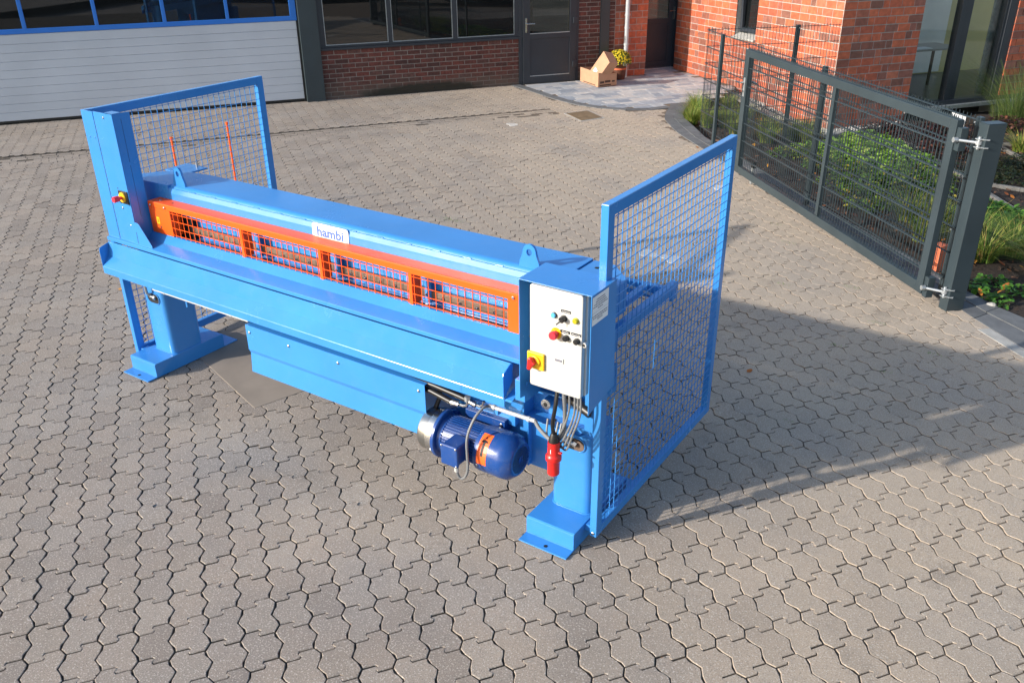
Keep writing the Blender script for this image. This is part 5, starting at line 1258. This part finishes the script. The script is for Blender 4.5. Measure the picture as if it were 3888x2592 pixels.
for x, y, r, lab in ((2.8, 11.9, .40, 'purple brown leafed plant nearest the brick corner'), (3.13, 12.2, .42, 'purple brown leafed plant below the tall window'), (3.48, 11.66, .42, 'purple brown leafed plant beside the edging strip'), (3.8, 11.1, .40, 'purple brown leafed plant at the front of its group'), (3.6, 12.4, .42, 'purple brown leafed plant in front of the window mullion'), (4.05, 11.9, .40, 'purple brown leafed plant right of the edging'), (4.5, 13.4, .42, 'purple brown leafed plant at the foot of the fountain grass')):
    leafy(x, y, r, .28, 330, .060, PURP, lab, name='purple_leafed_plant', cat='perennial plant', group=G5)
for x, y, r, n, lab in ((4.74, 10.76, .42, 300, 'dark ground cover plant in the rear bed right of the post'), (4.95, 11.2, .42, 300, 'dark ground cover plant at the right picture edge'), (4.5, 10.3, .42, 300, 'dark ground cover plant behind the gate post'), (4.9, 10.1, .38, 240, 'dark ground cover plant by the forked edging')):
    leafy(x, y, r, .12, n, .045, DKG, lab, name='dark_ground_cover', cat='ground cover', group='dark ground cover plants in the rear bed')
for x, y, r, n, lab in ((4.80, 8.02, .26, 170, 'bright green leafy plant under the slanted edging strip'), (5.02, 7.75, .30, 200, 'bright green leafy plant right of the gate post'), (5.25, 7.45, .30, 200, 'bright green leafy plant at the right picture edge'), (4.72, 7.5, .24, 120, 'small bright green plant left of the two large ones')):
    leafy(x, y, r, .20, n, .075, BRIGHTG, lab, name='bright_green_plant', cat='perennial plant', group='bright green leafy plants right of the gate post')
for x, y, lab in ((5.08, 5.10, 'tiny green seedling plant close behind the kerb'), (5.20, 5.30, 'tiny green plant on bare soil below the sedge'), (5.40, 5.22, 'small green plant at the right edge on bare soil'), (5.28, 4.90, 'lowest small green plant next to the pale stone')):
    leafy(x, y, .12, .10, 45, .055, BRIGHTG, lab, name='small_green_plant', cat='seedling', group='small green plants on the bare soil')
# yellow-green sedges right
for x, y, r, h, n, lab in ((4.15, 6.85, .34, .34, 330, 'yellow green sedge behind the gate near the hinge side'), (4.42, 6.75, .36, .36, 360, 'yellow green sedge between gate leaf and post'), (4.42, 6.2, .28, .26, 200, 'low sedge by the kerb near the hinge side'), (5.02, 5.95, .40, .36, 380, 'large sedge with yellow tips right of the gate post'), (5.25, 6.35, .42, .40, 420, 'large arching sedge at the right picture edge'), (5.5, 5.95, .36, .32, 260, 'sedge with brown tips at the far right'), (4.85, 6.75, .34, .34, 300, 'sedge standing behind the gate post'), (4.77, 12.0, .36, .34, 300, 'yellow green sedge in the rear bed at the picture edge')):
    tuft(x, y, r, h, n, SEDGE, lab, name='yellow_sedge', group='yellow green sedges', w=.0058, arch=1.15)
# tall fountain grass in front of the window
for x, y, lab, ln in ((4.38, 14.15, 'tall fountain grass arching in front of the office window', (-.35, .0)), (4.7, 14.4, 'tall fountain grass against the brick sliver at the right edge', (.1, -.1))):
    tuft(x, y, 1.0, 1.15, 520, FOUNT, lab, name='fountain_grass', group='tall fountain grasses by the window', w=.0028, arch=1.25, lean=ln)
# fallen leaves
fl_ = MB(); n = 0
while n < 260:
    x, y = rp.uniform(.2, 5.8), rp.uniform(4.8, 13); q = uv((x, y))
    if not inside((x, y), bedpoly) or (q[0] > 10.3 and q[1] > 5): continue
    n += 1; z = zbed(*q)+.02+rp.random()*.02; a = rp.random()*6.3; L = rp.uniform(.02, .045); d = Vector((math.cos(a), math.sin(a), rp.gauss(0, .3)))*L; e = Vector((-math.sin(a), math.cos(a), rp.gauss(0, .3)))*L*.6; p = Vector((x, y, z))
    fl_.quad(p-d, p-d*.2-e, p+d*.7-e*.6, p+d, p+d*.6+e*.7, p-d*.3+e)
o = fl_.build('fallen_leaves', DEADL); o['kind'] = 'stuff'; o['label'] = 'orange and brown fallen leaves lying on the planting bed'
def leaf(x, y, L, a, lab, m=DEADL):
    p = Vector((x, y, .008)); d = Vector((math.cos(a), math.sin(a), .1))*L; e = Vector((-math.sin(a), math.cos(a), .2))*L*.55; b = MB(); b.quad(p-d, p-d*.2-e, p+d*.7-e*.6, p+d, p+d*.6+e*.7, p-d*.3+e); b.quad(*[v+Vector((0, 0, -.001)) for v in b.v[:6]])
    tag(b.build('fallen_leaf', m), lab, 'leaf')
leaf(-1.48+.03, .967, .035, .4, 'small orange leaf on the paving left of the left foot')
leaf(3.93, 2.53, .03, 1.2, 'brown leaf on shaded paving right of the mesh guard')
leaf(.95, 8.62, .035, 2.2, 'orange brown leaf lying on the kerb under the fence')
# moss and weeds in joints
ms = MB(); spots = []
for cx, cy, s_, n in ((-.06, 4.16, .12, 90), (4.5, 3.9, .05, 30), (4.35, 3.3, .04, 20), (5.0, 3.55, .05, 24), (3.6, 4.3, .05, 20), (4.15, 4.55, .05, 20), (1.2, 7.2, .06, 24), (.4, 7.6, .06, 20), (.1, 8.1, .07, 26), (4.4, 2.0, .03, 14), (2.6, 6.2, .04, 16), (3.3, 5.4, .04, 16), (-.6, 8.6, .08, 26), (3.0, 5.9, .04, 16), (4.75, 3.05, .04, 18)):
    for k in range(n):
        x, y = cx+rp.gauss(0, s_), cy+rp.gauss(0, s_*.25); a = rp.random()*6.3; L = rp.uniform(.006, .016); p = Vector((x, y, .001)); d = Vector((math.cos(a)*.6, math.sin(a)*.6, .8))*L; e = Vector((-math.sin(a), math.cos(a), 0))*.002; ms.quad(p-e, p+e, p+d)
o = ms.build('joint_weeds', BRIGHTG); o['kind'] = 'stuff'; o['label'] = 'tiny grass and moss growing in the paving joints'

gr_ = MB(); n = 0
while n < 900:
    x, y = rp.uniform(-5, 5.6), rp.uniform(-2.6, 9); 
    if inside((x, y), bedpoly): continue
    n += 1; a = rp.random()*6.3; L = rp.uniform(.002, .007); p_ = Vector((x, y, .0045)); d = Vector((math.cos(a), math.sin(a), rp.gauss(0, .2)))*L; e = Vector((-math.sin(a), math.cos(a), rp.gauss(0, .3)))*L*rp.uniform(.3, .8)
    gr_.quad(p_-d, p_+e, p_+d, p_-e)
o = gr_.build('paving_grit', BARK); o['kind'] = 'stuff'; o['label'] = 'fine dark grit and crumbs scattered over the paving'
